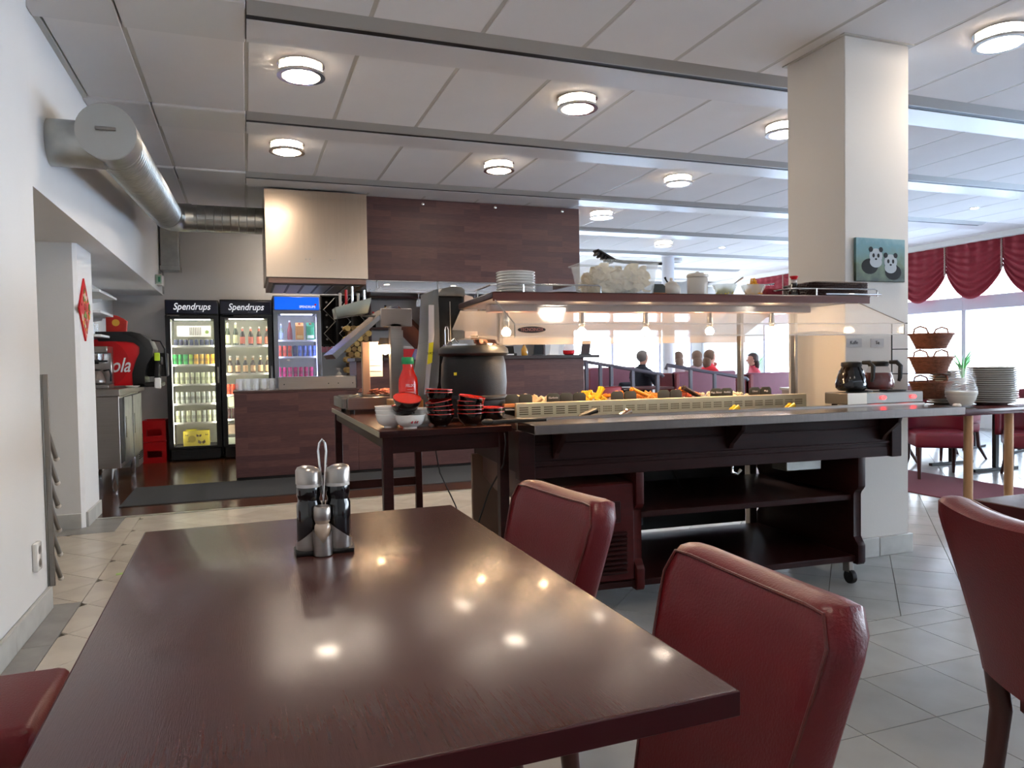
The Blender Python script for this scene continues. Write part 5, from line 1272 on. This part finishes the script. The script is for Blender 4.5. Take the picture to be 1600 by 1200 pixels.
for k in range(2):
    o = thing('bottle_crate', ['upper red plastic bottle crate beside the left cooler', 'lower red plastic bottle crate beside the left cooler'][k], 'crate', (-1.19, 9.72, .26 * (1 - k)), 0, 'stacked red bottle crates')
    m = MB().box(0, .26, 0, .02, 0, .07).box(0, .26, 0, .02, .15, .255).box(0, .05, 0, .02, .07, .15).box(.21, .26, 0, .02, .07, .15).box(0, .26, .34, .36, 0, .255).box(0, .02, .02, .34, 0, .255).box(.24, .26, .02, .34, 0, .255).box(0.02, .24, .02, .34, 0, .01)
    m.build('crate_body', REDP, o, False)

# ------------------------------------------------------------------ coffee corner right of the buffet
tq = thing('serving_table', 'high dark red topped table with round pale wooden legs beside the white pillar', 'table', (3.42, 2.72, 0))
MB().prism([(0, .02), (.02, 0), (1.3, 0), (1.3, .48), (0, .48)], .845, .878, 'xy', .003).build('tabletop', mat('redbrown_top', '#4a1a1e', .18, noise=.15, nscale=5, coat=.2), tq)
for x, y in ((.125, .05), (.425, .05), (1.24, .05), (1.24, .43)): MB().cyl(.022, 0, .845, (x, y, 0), 16).build('leg', OAK, tq)
hp = thing('hot_plate', 'steel double hot plate with two red lamps under the coffee pots', 'hot plate', cw(1.80, .075, .893), TH)
MB().box(0, .49, 0, .17, .018, .078, .004).build('body', STEELD, hp)
MB().prism([(.0, .018), (.0, .078), (.0, .078), (.12, .078), (.12, .018)], -.003, 0, 'xz').build('face_plate', mat('hotplate_face', '#cfc2b2', .3, .6), hp)
for x in (.225, .42): MB().cyl(.014, -.006, .0, (x, 0, .05), 14, 'y', sx=1.3, sy=.7).build('pilot_lamp', mat('red_pilot', (1, .02, .02), .3, emit=3.5), hp)
for x in (.04, .45): MB().cyl(.015, 0, .018, (x, .03, 0), 10).build('foot', BLACK, hp); MB().cyl(.015, 0, .018, (x, .14, 0), 10).build('foot', BLACK, hp)
for x in (.15, .37): MB().cyl(.065, .078, .084, (x, .085, 0), 28).build('heating_disc', BLACK, hp)
def carafe(x, liquid, lvl, label):
    p = cw(1.80 + x, .16, .977)
    t = thing('coffee_carafe', label, 'carafe', p, -.25, 'glass pots on the hot plate')
    MB().lathe([(.0, .003), (.062, .003), (.078, .018), (.080, .04), (.072, .075), (.055, .115), (.046, .132), (.050, .142)], seg=28).build('glass', mat('carafe_glass', (.5, .4, .4), .04, alpha=.14, spec=.7) if lvl < .1 else BLKGL, t)
    MB().lathe([(0, .006), (.058, .006), (.0735, .02), (.0755, .04), (.069, .073), (.060, lvl), (0, lvl)], seg=28).build('liquid', liquid, t)
    MB().lathe([(.048, .128), (.052, .136), (.050, .152), (.03, .156), (0, .156)], seg=24).build('lid', BLACK, t)
    MB().tube([(.035, -.045, .150), (.055, -.075, .150), (.065, -.092, .13), (.062, -.092, .07), (.058, -.088, .05)], [.010, .012, .012, .011, .008], 8).build('handle', BLACK, t)
    return t
carafe(.10, BLKGL, .11, 'dark glass coffee pot on the left of the hot plate')
carafe(.275, mat('tea_red', '#6e1c12', .1, coat=.5), .095, 'glass pot of red brown tea on the right of the hot plate')
def basket(z, r, h, label, tilt=0.):
    t = thing('bread_basket', label, 'basket', (3.578, 3.02, z), .3, 'wicker baskets on the wire stand')
    m = MB(); n = 40
    for k in range(11):
        f = k / 10; rr_ = r * (.68 + .32 * f); P = []
        for i in range(n):
            a = 2 * PI * i / n; o_ = 1 + .014 * (1 if (i + k) % 2 else -1); P.append((rr_ * math.cos(a) * o_, rr_ * math.sin(a) * o_ * .8, h * f))
        m.tube(P, .0046, 5, True)
    w = m.build('woven_side', WICK, t); w['kind'] = 'stuff'
    MB().cyl(r * .68, 0, .006, seg=28, sy=.8).build('base', WICK, t)
    MB().tube([(r * 1.02 * math.cos(a), r * .82 * math.sin(a), h) for a in [2 * PI * i / 40 for i in range(40)]], .007, 6, True).build('rim', WICK, t)
    for s_ in (-1, 1): MB().tube([(s_ * r * .95, -.04, h), (s_ * r * 1.02, -.03, h + .03), (s_ * r * 1.04, 0, h + .042), (s_ * r * 1.02, .03, h + .03), (s_ * r * .95, .04, h)], .005, 6).build('handle', WICK, t)
    return t
basket(1.200, .128, .075, 'top wicker bread basket of the three tier stand')
basket(1.062, .128, .085, 'middle wicker bread basket of the three tier stand')
basket(.925, .125, .085, 'lowest wicker bread basket of the three tier stand')
bst = thing('basket_stand', 'black wire stand holding three wicker baskets next to the pillar', 'stand', (3.578, 3.02, .878))
MB().tube([(-.15, .125, .0), (-.15, .125, .465), (.05, .125, .465)], .004, 6).build('pole', BLACK, bst)
for z in (.04, .18, .318): MB().tube([(-.15, .125, z), (-.13, .10, z), (-.05, 0, z), (.07, 0, z)], .003, 6).build('arm', BLACK, bst)
MB().tube([(-.16, -.1, .004), (-.16, .13, .004), (.12, .13, .004), (.12, -.1, .004)], .004, 6, True).build('foot_ring', BLACK, bst)
jg = thing('glass_jug', 'clear glass jug half full of cream beside the plates', 'jug', (3.60, 2.855, .878))
MB().lathe([(0, .002), (.050, .002), (.055, .006), (.068, .04), (.080, .075), (.078, .10), (.060, .15), (.050, .175), (.052, .205), (.056, .21), (.053, .21), (.049, .205), (.047, .175), (.057, .15), (.075, .10), (.077, .075), (.05, .01)], seg=36).build('glass', mat('jug_glass', (.86, .9, .95), .03, alpha=.16, spec=.6), jg)
MB().lathe([(0, .012), (.050, .012), (.064, .04), (.0765, .075), (.077, .086), (0, .086)], seg=36).build('cream', mat('cream_milk', '#ded8c6', .3), jg)
MB().tube([(.050, 0, .185), (.085, 0, .180), (.105, 0, .155), (.104, 0, .115), (.09, 0, .085), (.075, 0, .075)], .008, 8).build('handle', mat('jug_glass', (.92, .95, 1), .03), jg)
pp = plate('dinner_plate', .125, 'grey rimmed dinner plate, bottom of the tall stack right of the jug', loc=(3.93, 2.93, .878), group='dinner plates in the tall stack', m=mat('stoneware', '#b5b2aa', .25, coat=.3), h=.02)
ord_ = ['second', 'third', 'fourth', 'fifth', 'sixth', 'seventh', 'eighth', 'ninth']
for k in range(1, 17):
    l = 'grey rimmed dinner plate, %s from the bottom of the tall stack' % ord_[k - 1] if k < 9 else ('grey rimmed dinner plate on top of the tall stack' if k == 16 else 'grey rimmed dinner plate, %s from the top of the tall stack' % ord_[15 - k])
    dup(pp, (3.93 + .002 * ((k * 7) % 3 - 1), 2.93, .878 + k * .0118), k * .5, l)
sp2 = plate('small_plate', .085, 'small plate, bottom of the low stack behind the jug', loc=(3.765, 3.095, .878), group='small plates behind the jug', m=MATS['stoneware'], h=.014)
for k in range(1, 14):
    l = 'small plate, %s from the bottom of the stack behind the jug' % ord_[k - 1] if k < 8 else ('small plate on top of the stack behind the jug' if k == 13 else 'small plate, %s from the top of the stack behind the jug' % ord_[12 - k])
    dup(sp2, (3.765, 3.095, .878 + k * .0135), k * .5, l)
simple('sugar_pot', MB().lathe([(.012, 0), (.02, .004), (.022, .018), (.016, .026), (0, .028)], seg=18), PORC, 'tiny white pot in front of the glass jug', 'pot', (3.50, 2.80, .878))
# pictures and notes on the pillar
pd = thing('panda_painting', 'small unframed painting of two pandas in green grass on the pillar', 'painting', (3.245, 3.238, 1.585))
CV = bpy.data.materials.new('painted_landscape'); CV.use_nodes = True
n = CV.node_tree.nodes; l = CV.node_tree.links
t_ = n.new('ShaderNodeTexCoord'); s_ = n.new('ShaderNodeSeparateXYZ'); r_ = n.new('ShaderNodeValToRGB'); z_ = n.new('ShaderNodeTexNoise'); a_ = n.new('ShaderNodeMath'); a_.operation = 'MULTIPLY_ADD'
l.new(t_.outputs['Object'], s_.inputs[0]); l.new(t_.outputs['Object'], z_.inputs['Vector']); z_.inputs['Scale'].default_value = 16; z_.inputs['Detail'].default_value = 8
m_ = n.new('ShaderNodeMath'); m_.operation = 'MULTIPLY'; m_.inputs[1].default_value = 2.6; l.new(s_.outputs['Z'], m_.inputs[0])
a_.inputs[1].default_value = .5; l.new(z_.outputs[0], a_.inputs[0]); l.new(m_.outputs[0], a_.inputs[2])
r_.color_ramp.elements[0].position = .25; r_.color_ramp.elements[0].color = lin('#2c3a33'); r_.color_ramp.elements[1].position = .98; r_.color_ramp.elements[1].color = lin('#7f9ea6')
for p_, c_ in ((.45, '#55664c'), (.62, '#5f7d78'), (.8, '#5c878f')):
    e_ = r_.color_ramp.elements.new(p_); e_.color = lin(c_)
l.new(a_.outputs[0], r_.inputs[0]); l.new(r_.outputs[0], n['Principled BSDF'].inputs['Base Color']); n['Principled BSDF'].inputs['Roughness'].default_value = .6
MB().box(0, .365, -.018, 0, 0, .245, .002).build('canvas', CV, pd, False)
PW, PB_ = mat('panda_white', '#a9b0b6', .8), mat('panda_black', '#101317', .8)
def blob(x, z, r, m, sx=1., sz=1., k=0): MB().cyl(r, -.0187 - .0002 * k, -.018, (x, 0, z), 18, 'y', sx=sx, sy=sz).build('painted_shape', m, pd, False)
for (cx, cz, q) in ((.145, .145, 0), (.255, .115, 0)):
    blob(cx + (.02 if cx > .2 else -.045), cz - .06, .055, PB_, 1.1, .8, 0); blob(cx, cz - .035, .045, PW, 1., .7, 1); blob(cx, cz, .046, PW, 1.05, .92, 2)
    for s2 in (-1, 1): blob(cx + s2 * .037, cz + .036, .015, PB_, 1, 1, 3); blob(cx + s2 * .018, cz + .002, .011, PB_, .8, 1.1, 4)
    blob(cx, cz - .018, .007, PB_, 1.2, .8, 4)
for x, z, w in ((3.19, 1.212, .115), (3.37, 1.210, .10)):
    o = thing('pillar_note', 'small paper note reading %s on the pillar above the coffee pots' % ('Kaffe' if w > .11 else 'Te'), 'note', (x, 3.24, z))
    MB().box(0, w, -.002, 0, 0, .05, .0005).build('paper', mat('note_paper', '#b9b5b4', .6), o)
    text('Kaffe' if w > .11 else 'Te', .028, BLACK, o, (w / 2, -.003, .026), (PI / 2, 0, 0), 'note_word')

# ------------------------------------------------------------------ curtains: swags along the window wall
sw = thing('curtain_swag', '', 'curtain')
Wd = .94
def swag(u, v):
    s_ = math.sin(PI * min(max(u, 0), 1))
    zb = -.42 - .46 * s_ ** .75
    z = zb * v ** (1.0)
    f = math.sin(v * 7.5 * 2 * PI) * .016 * (.35 + .65 * s_) * (.3 + v)
    edge = abs(2 * u - 1) ** 4
    return Vector((-.05 - .055 * s_ * (.2 + .8 * v) - f + .012 * math.sin(u * 31) * (1 - v), (u - .5) * Wd * .998, z - .02 * edge * v))
g = MB(); g.grid(swag, 26, 60); me_ = g.build('swag', CURT, sw, True, angle=3.2)
so_ = me_.modifiers.new('thickness', 'SOLIDIFY'); so_.thickness = .006
for s_, u in ((-1, 0.0),):
    m = MB()
    for q in range(26): m.ball(.014, (-.085 - .006 * (q % 2), -Wd / 2, -.02 - q * .018), 1, 1, .7, 1)
    m.build('fringe', FRIN, sw)
MB().box(-.04, 0, -Wd / 2, Wd / 2, -.03, .02).build('rail', CURT, sw, False)
yy = 8.66 + .47
k = 0; cen = [9.16 - Wd * q for q in range(-4, 5)]
words_ = {0: 'third', 1: 'second', 2: 'nearest'}
for q, c in enumerate(cen):
    o = sw if q == 0 else dup(sw)
    o.location = (XR - .01, c, 2.88); o['group'] = 'crimson curtain swags'
    vis_ = {3: 'crimson velvet swag beyond the first trim, partly seen next to it', 4: 'crimson velvet swag next to the pillar edge at the window', 5: 'crimson velvet swag in the middle of the visible window', 6: 'crimson velvet swag cut by the right edge of the view'}
    o['label'] = vis_.get(q, 'crimson velvet swag, %s from the far end of the window wall' % ['last', 'second', 'third', 'fourth', 'fifth', 'sixth'][min(q, 5)] if q < 3 else 'crimson velvet swag nearer than the one cut by the right edge, %s' % ['first', 'second', 'third', 'fourth', 'fifth'][q - 7])
# plants on the sill
for k, (y, lb) in enumerate(((8.35, 'pot of green spiky leaves on the window sill behind the glass jug'), (13.3, 'pot of thin grassy leaves on the window sill behind the seated guests'))):
    t = thing('potted_plant', lb, 'plant', (XR - .13, y, .60))
    MB().lathe([(.06, 0), (.09, .16), (.10, .18), (.085, .18), (0, .16)], seg=18).build('pot', CREAM, t)
    rr = random.Random(k)
    for q in range(9):
        a = rr.random() * 6.3; L_ = rr.uniform(.3, .55); b = Vector((math.cos(a), math.sin(a), 0)) * .18
        MB().tube([(0, 0, .15), Vector((0, 0, .15 + L_ * .6)) + b * .3, Vector((0, 0, .15 + L_)) + b], [.014, .016, .002], 5).build('leaf', LEAF, t)

# ------------------------------------------------------------------ restaurant seating towards the windows
rg = MB().box(5.24, 6.20, -1.5, 7.2, 0, .008, .003).build('carpet_runner', RUGM); tag(rg, 'dark red carpet runner on the tiles right of the pillar', 'carpet')
def tub_chair():
    t = thing('tub_chair', '', 'chair')
    MB().box(-.22, .26, -.24, .24, .30, .44, .03, 3).build('seat', mat('wine_leather', '#6a1a2a', .4, spec=.5), t)
    def bk_(u, v):
        a = PI * (.5 + u); return Vector((-.02 + .27 * math.cos(a) * (1 + .12 * v), .28 * math.sin(a), .40 + v * (.42 - .20 * abs(u * 2 - 1) ** 2)))
    g = MB().grid(bk_, 18, 6); o = g.build('back_shell', MATS['wine_leather'], t, angle=3); s_ = o.modifiers.new('thickness', 'SOLIDIFY'); s_.thickness = .05; s_.offset = 0
    for x, y in ((.21, .2), (.21, -.2)): MB().tube([(x, y, .31), (x + .01, y, 0)], [.022, .014], 8).build('leg', CHAIRW, t)
    for y in (.2, -.2): MB().tube([(-.2, y, .32), (-.22, y, .15), (-.30, y * 1.1, 0)], [.022, .020, .013], 8).build('leg', CHAIRW, t)
    return t
tcs = [((6.12, 5.10), -2.2, 'wine red tub chair with pale lit seat just right of the pillar'), ((6.75, 4.62), -2.4, 'wine red tub chair at the right edge between the pale table legs'),
       ((6.55, 6.15), 2.6, 'wine red tub chair behind, next to the pillar edge'), ((7.35, 6.0), 2.9, 'wine red tub chair far behind the pale table legs'), ((7.5, 4.9), .8, 'wine red tub chair facing away at the right edge'), ((8.3, 7.2), 2.2, 'wine red tub chair far back near the window wall')]
t0 = tub_chair()
for k, ((x, y), a, l_) in enumerate(tcs):
    o = t0 if k == 0 else dup(t0); o.location = (x, y, 0); o.rotation_euler = (0, 0, a); o['label'] = l_; o['group'] = 'tub chairs near the windows'
rt_ = thing('cafe_table', 'small dark table on black frame among the tub chairs', 'table', (6.95, 5.38, 0))
MB().box(-.38, .38, -.36, .36, .715, .745, .004).build('tabletop', MAHOG, rt_)
for s_ in (-1, 1): MB().box(-.30, .30, s_ * .24 - .02, s_ * .24 + .02, 0, .03, .003).build('foot_bar', BLACK, rt_); MB().box(-.025, .025, s_ * .24 - .02, s_ * .24 + .02, .03, .715, .003).build('post', BLACK, rt_)
dup(rt_, (8.4, 6.2, 0), .3, 'small dark table farther back near the window wall')
# ramp rails
RM_ = mat('rail_paint', '#4a4654', .35)
def ramp_rail(x0, x1, z0, z1, posts, label):
    t = thing('handrail', label, 'railing', (0, 8.6, 0))
    MB().tube([(x0 - .02, 0, z0 - .06), (x0, 0, z0), (x1, 0, z1), (x1 + .03, 0, z1 - .03)], .024, 10).build('rail', RM_, t)
    for x in posts:
        zt = z0 + (z1 - z0) * (x - x0) / (x1 - x0); MB().box(x - .022, x + .022, -.02, .02, 0, zt - .01, .003).build('post', RM_, t, False)
ramp_rail(4.13, 5.28, 1.14, .945, (4.16, 4.36, 4.52, 4.84, 5.22), 'dark sloping handrail just right of the bar')
ramp_rail(5.37, 6.66, 1.07, .86, (5.74, 6.13, 6.60), 'dark sloping handrail starting at the round column')
# booths
def booth(x, y, w, h, label, rz=0):
    t = thing('booth_bench', label, 'bench', (x, y, 0), rz, 'mauve booth benches')
    MB().box(0, w, 0, .12, 0, h, .03, 3).build('backrest', BOOTH, t); MB().box(0, .06, -.02, .62, 0, h - .02, .01).build('end_panel', BOOTHR, t)
    MB().box(.06, w, .12, .60, .05, .46, .03, 2).build('seat', BOOTHR, t)
booth(5.45, 11.25, .95, 1.02, 'mauve booth bench behind the man in the navy jacket, left end')
booth(6.22, 9.72, 1.12, .945, 'mauve booth bench behind the second handrail')
booth(7.62, 9.75, .9, .90, 'dark red booth bench farther right beside the white pillar')
for (x, y, l_) in ((5.72, 9.82, 'small dark red table beside the man in the navy jacket'), (9.0, 9.9, 'light table right of the person in pink')):
    t = thing('booth_table', l_, 'table', (x, y, 0)); MB().box(-.35, .35, -.3, .3, .70, .73, .004).build('tabletop', MAHOGR if x < 6 else CREAM, t); MB().cyl(.03, .0, .70, seg=12).build('post', BLACK, t); MB().cyl(.2, 0, .02, seg=20).build('foot', BLACK, t)
stc = thing('serving_station', 'low serving station with steel pot and stacked white plates seen through the glass', 'counter', (6.35, 7.05, 0))
MB().box(0, .95, 0, .45, 0, .74, .004).build('body', mat('station_beige', '#a89484', .5), stc)
MB().box(-.02, .97, -.02, .47, .74, .77, .003).build('top', CREAM, stc)
simple('steel_pot', MB().lathe([(.13, 0), (.135, .01), (.135, .17), (.14, .175), (.13, .178), (0, .178)], seg=26), STEEL, 'shiny steel pot on the serving station beside the pillar', 'pot', (7.10, 7.22, .77))
for k in range(4):
    simple('folded_napkin', MB().box(-.06, .06, -.05, .05, 0, .016, .006), PORC, 'white folded napkins on the serving station, %s layer from the bottom' % NTH[k], 'napkins', (6.50, 7.2, .77 + k * .017), k * .3, 'napkins on the serving station')
fr = simple('photo_card', MB().box(-.05, .05, -.004, .004, 0, .14, .002), PAPER, 'upright white card on the serving station beside the napkins', 'card', (6.68, 7.22, .77))
pc = thing('low_red_chair', 'low red chair back just right of the bar front', 'chair', (4.33, 8.05, 0), -PI / 2)
MB().box(-.2, .2, -.2, .2, .40, .46, .02, 2).build('seat', REDP if False else BOOTHR, pc); MB().box(-.23, -.2, -.16, .16, .5, .82, .03, 2).build('backrest', mat('chair_red', '#8a1c26', .4), pc)
for x in (-.17, .17):
    for y in (-.17, .17): MB().cyl(.012, 0, .42, (x, y, 0), 8).build('leg', STEELD, pc)
MB().box(-.215, -.20, -.14, -.12, .42, .6).box(-.215, -.20, .12, .14, .42, .6).build('back_post', STEELD, pc, False)

# ------------------------------------------------------------------ people
def person(label, loc, rz, cloth, hairm, long_hair, arm='table', sc=1., bulk=1.):
    """seated figure facing +x; hips at the origin height of a bench"""
    V = []; E = []; Rr = []
    def v(x, y, z, r, par=None):
        V.append((x, y, z)); Rr.append(r); i = len(V) - 1
        if par is not None: E.append((par, i))
        return i
    pel = v(0, 0, .55, .13 * bulk); be = v(.01, 0, .68, .125 * bulk, pel); chs = v(.0, 0, .84, .135 * bulk, be); ub = v(.0, 0, .95, .10 * bulk, chs); nk = v(.02, 0, 1.03, .05, ub)
    j = v(.035, 0, 1.08, .052, nk); hd_ = v(.045, 0, 1.14, .082, j); ht = v(.04, 0, 1.20, .088, hd_); tp = v(.03, 0, 1.25, .06, ht)
    hands = []
    for s in (-1, 1):
        sh_ = v(.0, s * .17 * bulk, .93, .062, ub)
        if arm == 'mouth' and s == 1: el = v(.14, s * .20, .74, .042, sh_); wr_ = v(.17, s * .06, .96, .030, el); hn = v(.155, s * .035, 1.03, .032, wr_)
        else: el = v(.07, s * .24 * bulk, .72, .045, sh_); wr_ = v(.30, s * .15, .76, .030, el); hn = v(.37, s * .13, .765, .032, wr_)
        hands.append((V[hn], V[wr_]))
        hp_ = v(.06, s * .10, .53, .085, pel); kn = v(.44, s * .13, .52, .06, hp_); an = v(.42, s * .13, .12, .042, kn); ft_ = v(.54, s * .14, .05, .035, an)
    me = bpy.data.meshes.new('body'); me.from_pydata(V, E, [])
    o = bpy.data.objects.new('body', me); COL.objects.link(o)
    sk_ = o.modifiers.new('s', 'SKIN'); su = o.modifiers.new('d', 'SUBSURF'); su.levels = 2; su.render_levels = 2
    for i, r in enumerate(Rr): me.skin_vertices[0].data[i].radius = (r, r)
    me.skin_vertices[0].data[0].use_root = True
    m2 = bpy.data.meshes.new_from_object(o.evaluated_get(bpy.context.evaluated_depsgraph_get())); bpy.data.objects.remove(o)
    b = MB(); b.bm.from_mesh(m2)
    # face and fingers
    b.ball(.014, (.128, 0, 1.155), 1.2, .8, 1.3, 1); b.ball(.018, (.112, 0, 1.112), .7, 1.5, .5, 1)
    for s in (-1, 1): b.ball(.018, (.04, s * .085, 1.155), .8, .5, 1.4, 1)
    for (h, w) in hands:
        h = Vector(h); d = (h - Vector(w)).normalized(); sd = d.cross(Vector((0, 0, 1))).normalized() if abs(d.z) < .9 else Vector((0, 1, 0))
        for q in range(4): p = h + sd * (q - 1.5) * .017; b.tube([p, p + d * .045 - Vector((0, 0, .004)), p + d * (.07 + .006 * (q in (1, 2))) - Vector((0, 0, .018))], [.009, .008, .006], 6)
        p = h - sd * .02; b.tube([p, p - sd * .022 + d * .015, p - sd * .028 + d * .04], [.011, .010, .007], 6)
    t = thing('person', label, 'person', loc, rz, rot=(0, 0, rz)); t.scale = (sc, sc, sc)
    bo = b.build('body', [cloth, SKIN, mat('trousers', '#22222a', .9), mat('shoe', '#15151a', .5), mat('eye_dark', '#241c1a', .4)], t, angle=3.2)
    for p in bo.data.polygons:
        c = p.center
        hand = any((c - Vector(h)).length < .085 for h, w in hands)
        p.material_index = 1 if (c.z > 1.045 or hand) else (3 if c.z < .10 else (2 if c.z < .60 and (c.x > .07 or c.z < .5) else 0))
    for s in (-1, 1): MB().ball(.008, (.124, s * .032, 1.175), .5, 1.2, .8, 1).build('eye', MATS['eye_dark'], t)
    hb = MB().ball(.098, (.022, 0, 1.195), 1.02, .96, 1.0, 3)
    for vv in hb.bm.verts:
        if vv.co.x > .035 and vv.co.z < 1.235: vv.co.x = .035 + (vv.co.x - .035) * .1
    if long_hair: hb.ball(.075, (-.035, 0, 1.08), .8, 1.15, 1.5, 2)
    hb.build('hair', hairm, t)
    cl_ = MB().lathe([(.062, 1.0), (.066, 1.03), (.060, 1.065), (.054, 1.06), (.056, 1.02)], (.015, 0, 0), 20); cl_.build('collar', cloth, t)
    return t
NAVY = mat('navy_jacket', '#171d2b', .85); REDT = mat('red_top', '#d02a38', .8); PALET = mat('pale_top', '#a08a8c', .8); HB2 = mat('dark_hair', '#3a2a28', .7)
person('man in a navy jacket seated with bowed head beside the round column', (6.10, 10.55, -.03), .15, NAVY, HAIRG, False, sc=1.03, bulk=1.3)
person('woman in a red top with long brown hair and a hand at her mouth', (7.13, 10.16, .0), .1, REDT, HAIRB, True, 'mouth')
person('person with long brown hair seen from behind left of the woman in red', (7.62, 11.2, .0), 1.2, PALET, HAIRB, True)
person('person with brown hair half hidden behind the round column', (7.82, 12.10, .0), 1.4, PALET, HAIRB, True)
person('person in pink with dark tied hair near the steel guard post', (8.50, 10.75, -.06), 2.8, mat('pink_top', '#c04a58', .8), HB2, True)
for (x, y, l_) in ((6.10, 10.55, 'dark stool under the man in the navy jacket'), (8.50, 10.75, 'dark stool under the person in pink'), (7.62, 11.2, 'dark stool under the long haired person behind'), (7.82, 12.10, 'dark stool behind the round column')):
    t = thing('stool', l_, 'stool', (x, y, 0), 0, 'dark stools'); MB().cyl(.19, .38, .43, seg=20).build('seat', BOOTHR, t)
    for a in range(4): MB().tube([(.12 * math.cos(a * PI / 2 + .7), .12 * math.sin(a * PI / 2 + .7), .38), (.18 * math.cos(a * PI / 2 + .7), .18 * math.sin(a * PI / 2 + .7), 0)], .014, 6).build('leg', BLACK, t)
bg_ = thing('dark_bag', 'black bag with pale stripes hanging beside the man in the navy jacket', 'bag', (5.72, 10.35, .45))
MB().box(-.13, .13, -.08, .08, 0, .34, .05, 3).build('bag', DARKF, bg_)
for z in (.10, .16, .22): MB().box(-.10, .10, -.084, -.079, z, z + .02, .002, rot=None).build('stripe', PAPER, bg_)
MB().box(-.16, .16, -.12, .12, -.45, -.0, .02).build('chair_block', BLACK, bg_)
# cables, floor marks
simple('power_cable', MB().tube([(.95, 3.9, .80), (.96, 3.9, .72), (1.0, 3.95, .55), (1.10, 4.0, .35), (1.18, 4.05, .12), (1.22, 4.2, .008), (1.3, 4.6, .008)], .004, 6), BLACK, 'thin black cable dropping from the side table to the floor', 'cable', (0, 0, 0))
simple('appliance_cable', MB().tube([(1.085, 3.09, .845), (1.088, 3.085, .80), (1.08, 3.10, .70), (1.075, 3.3, .55), (1.04, 3.45, .3), (1.02, 3.5, .10), (1.0, 3.55, .006)], .004, 6), BLACK, 'black cable looping beside the side table leg next to the cart', 'cable', (0, 0, 0))
simple('floor_tape', MB().box(-.11, .11, -.02, .02, .0, .0012), mat('green_tape', '#8fae5a', .6), 'strip of faded green tape on the beige tiles at the left', 'tape', (-.61, 4.62, .0002), .1)
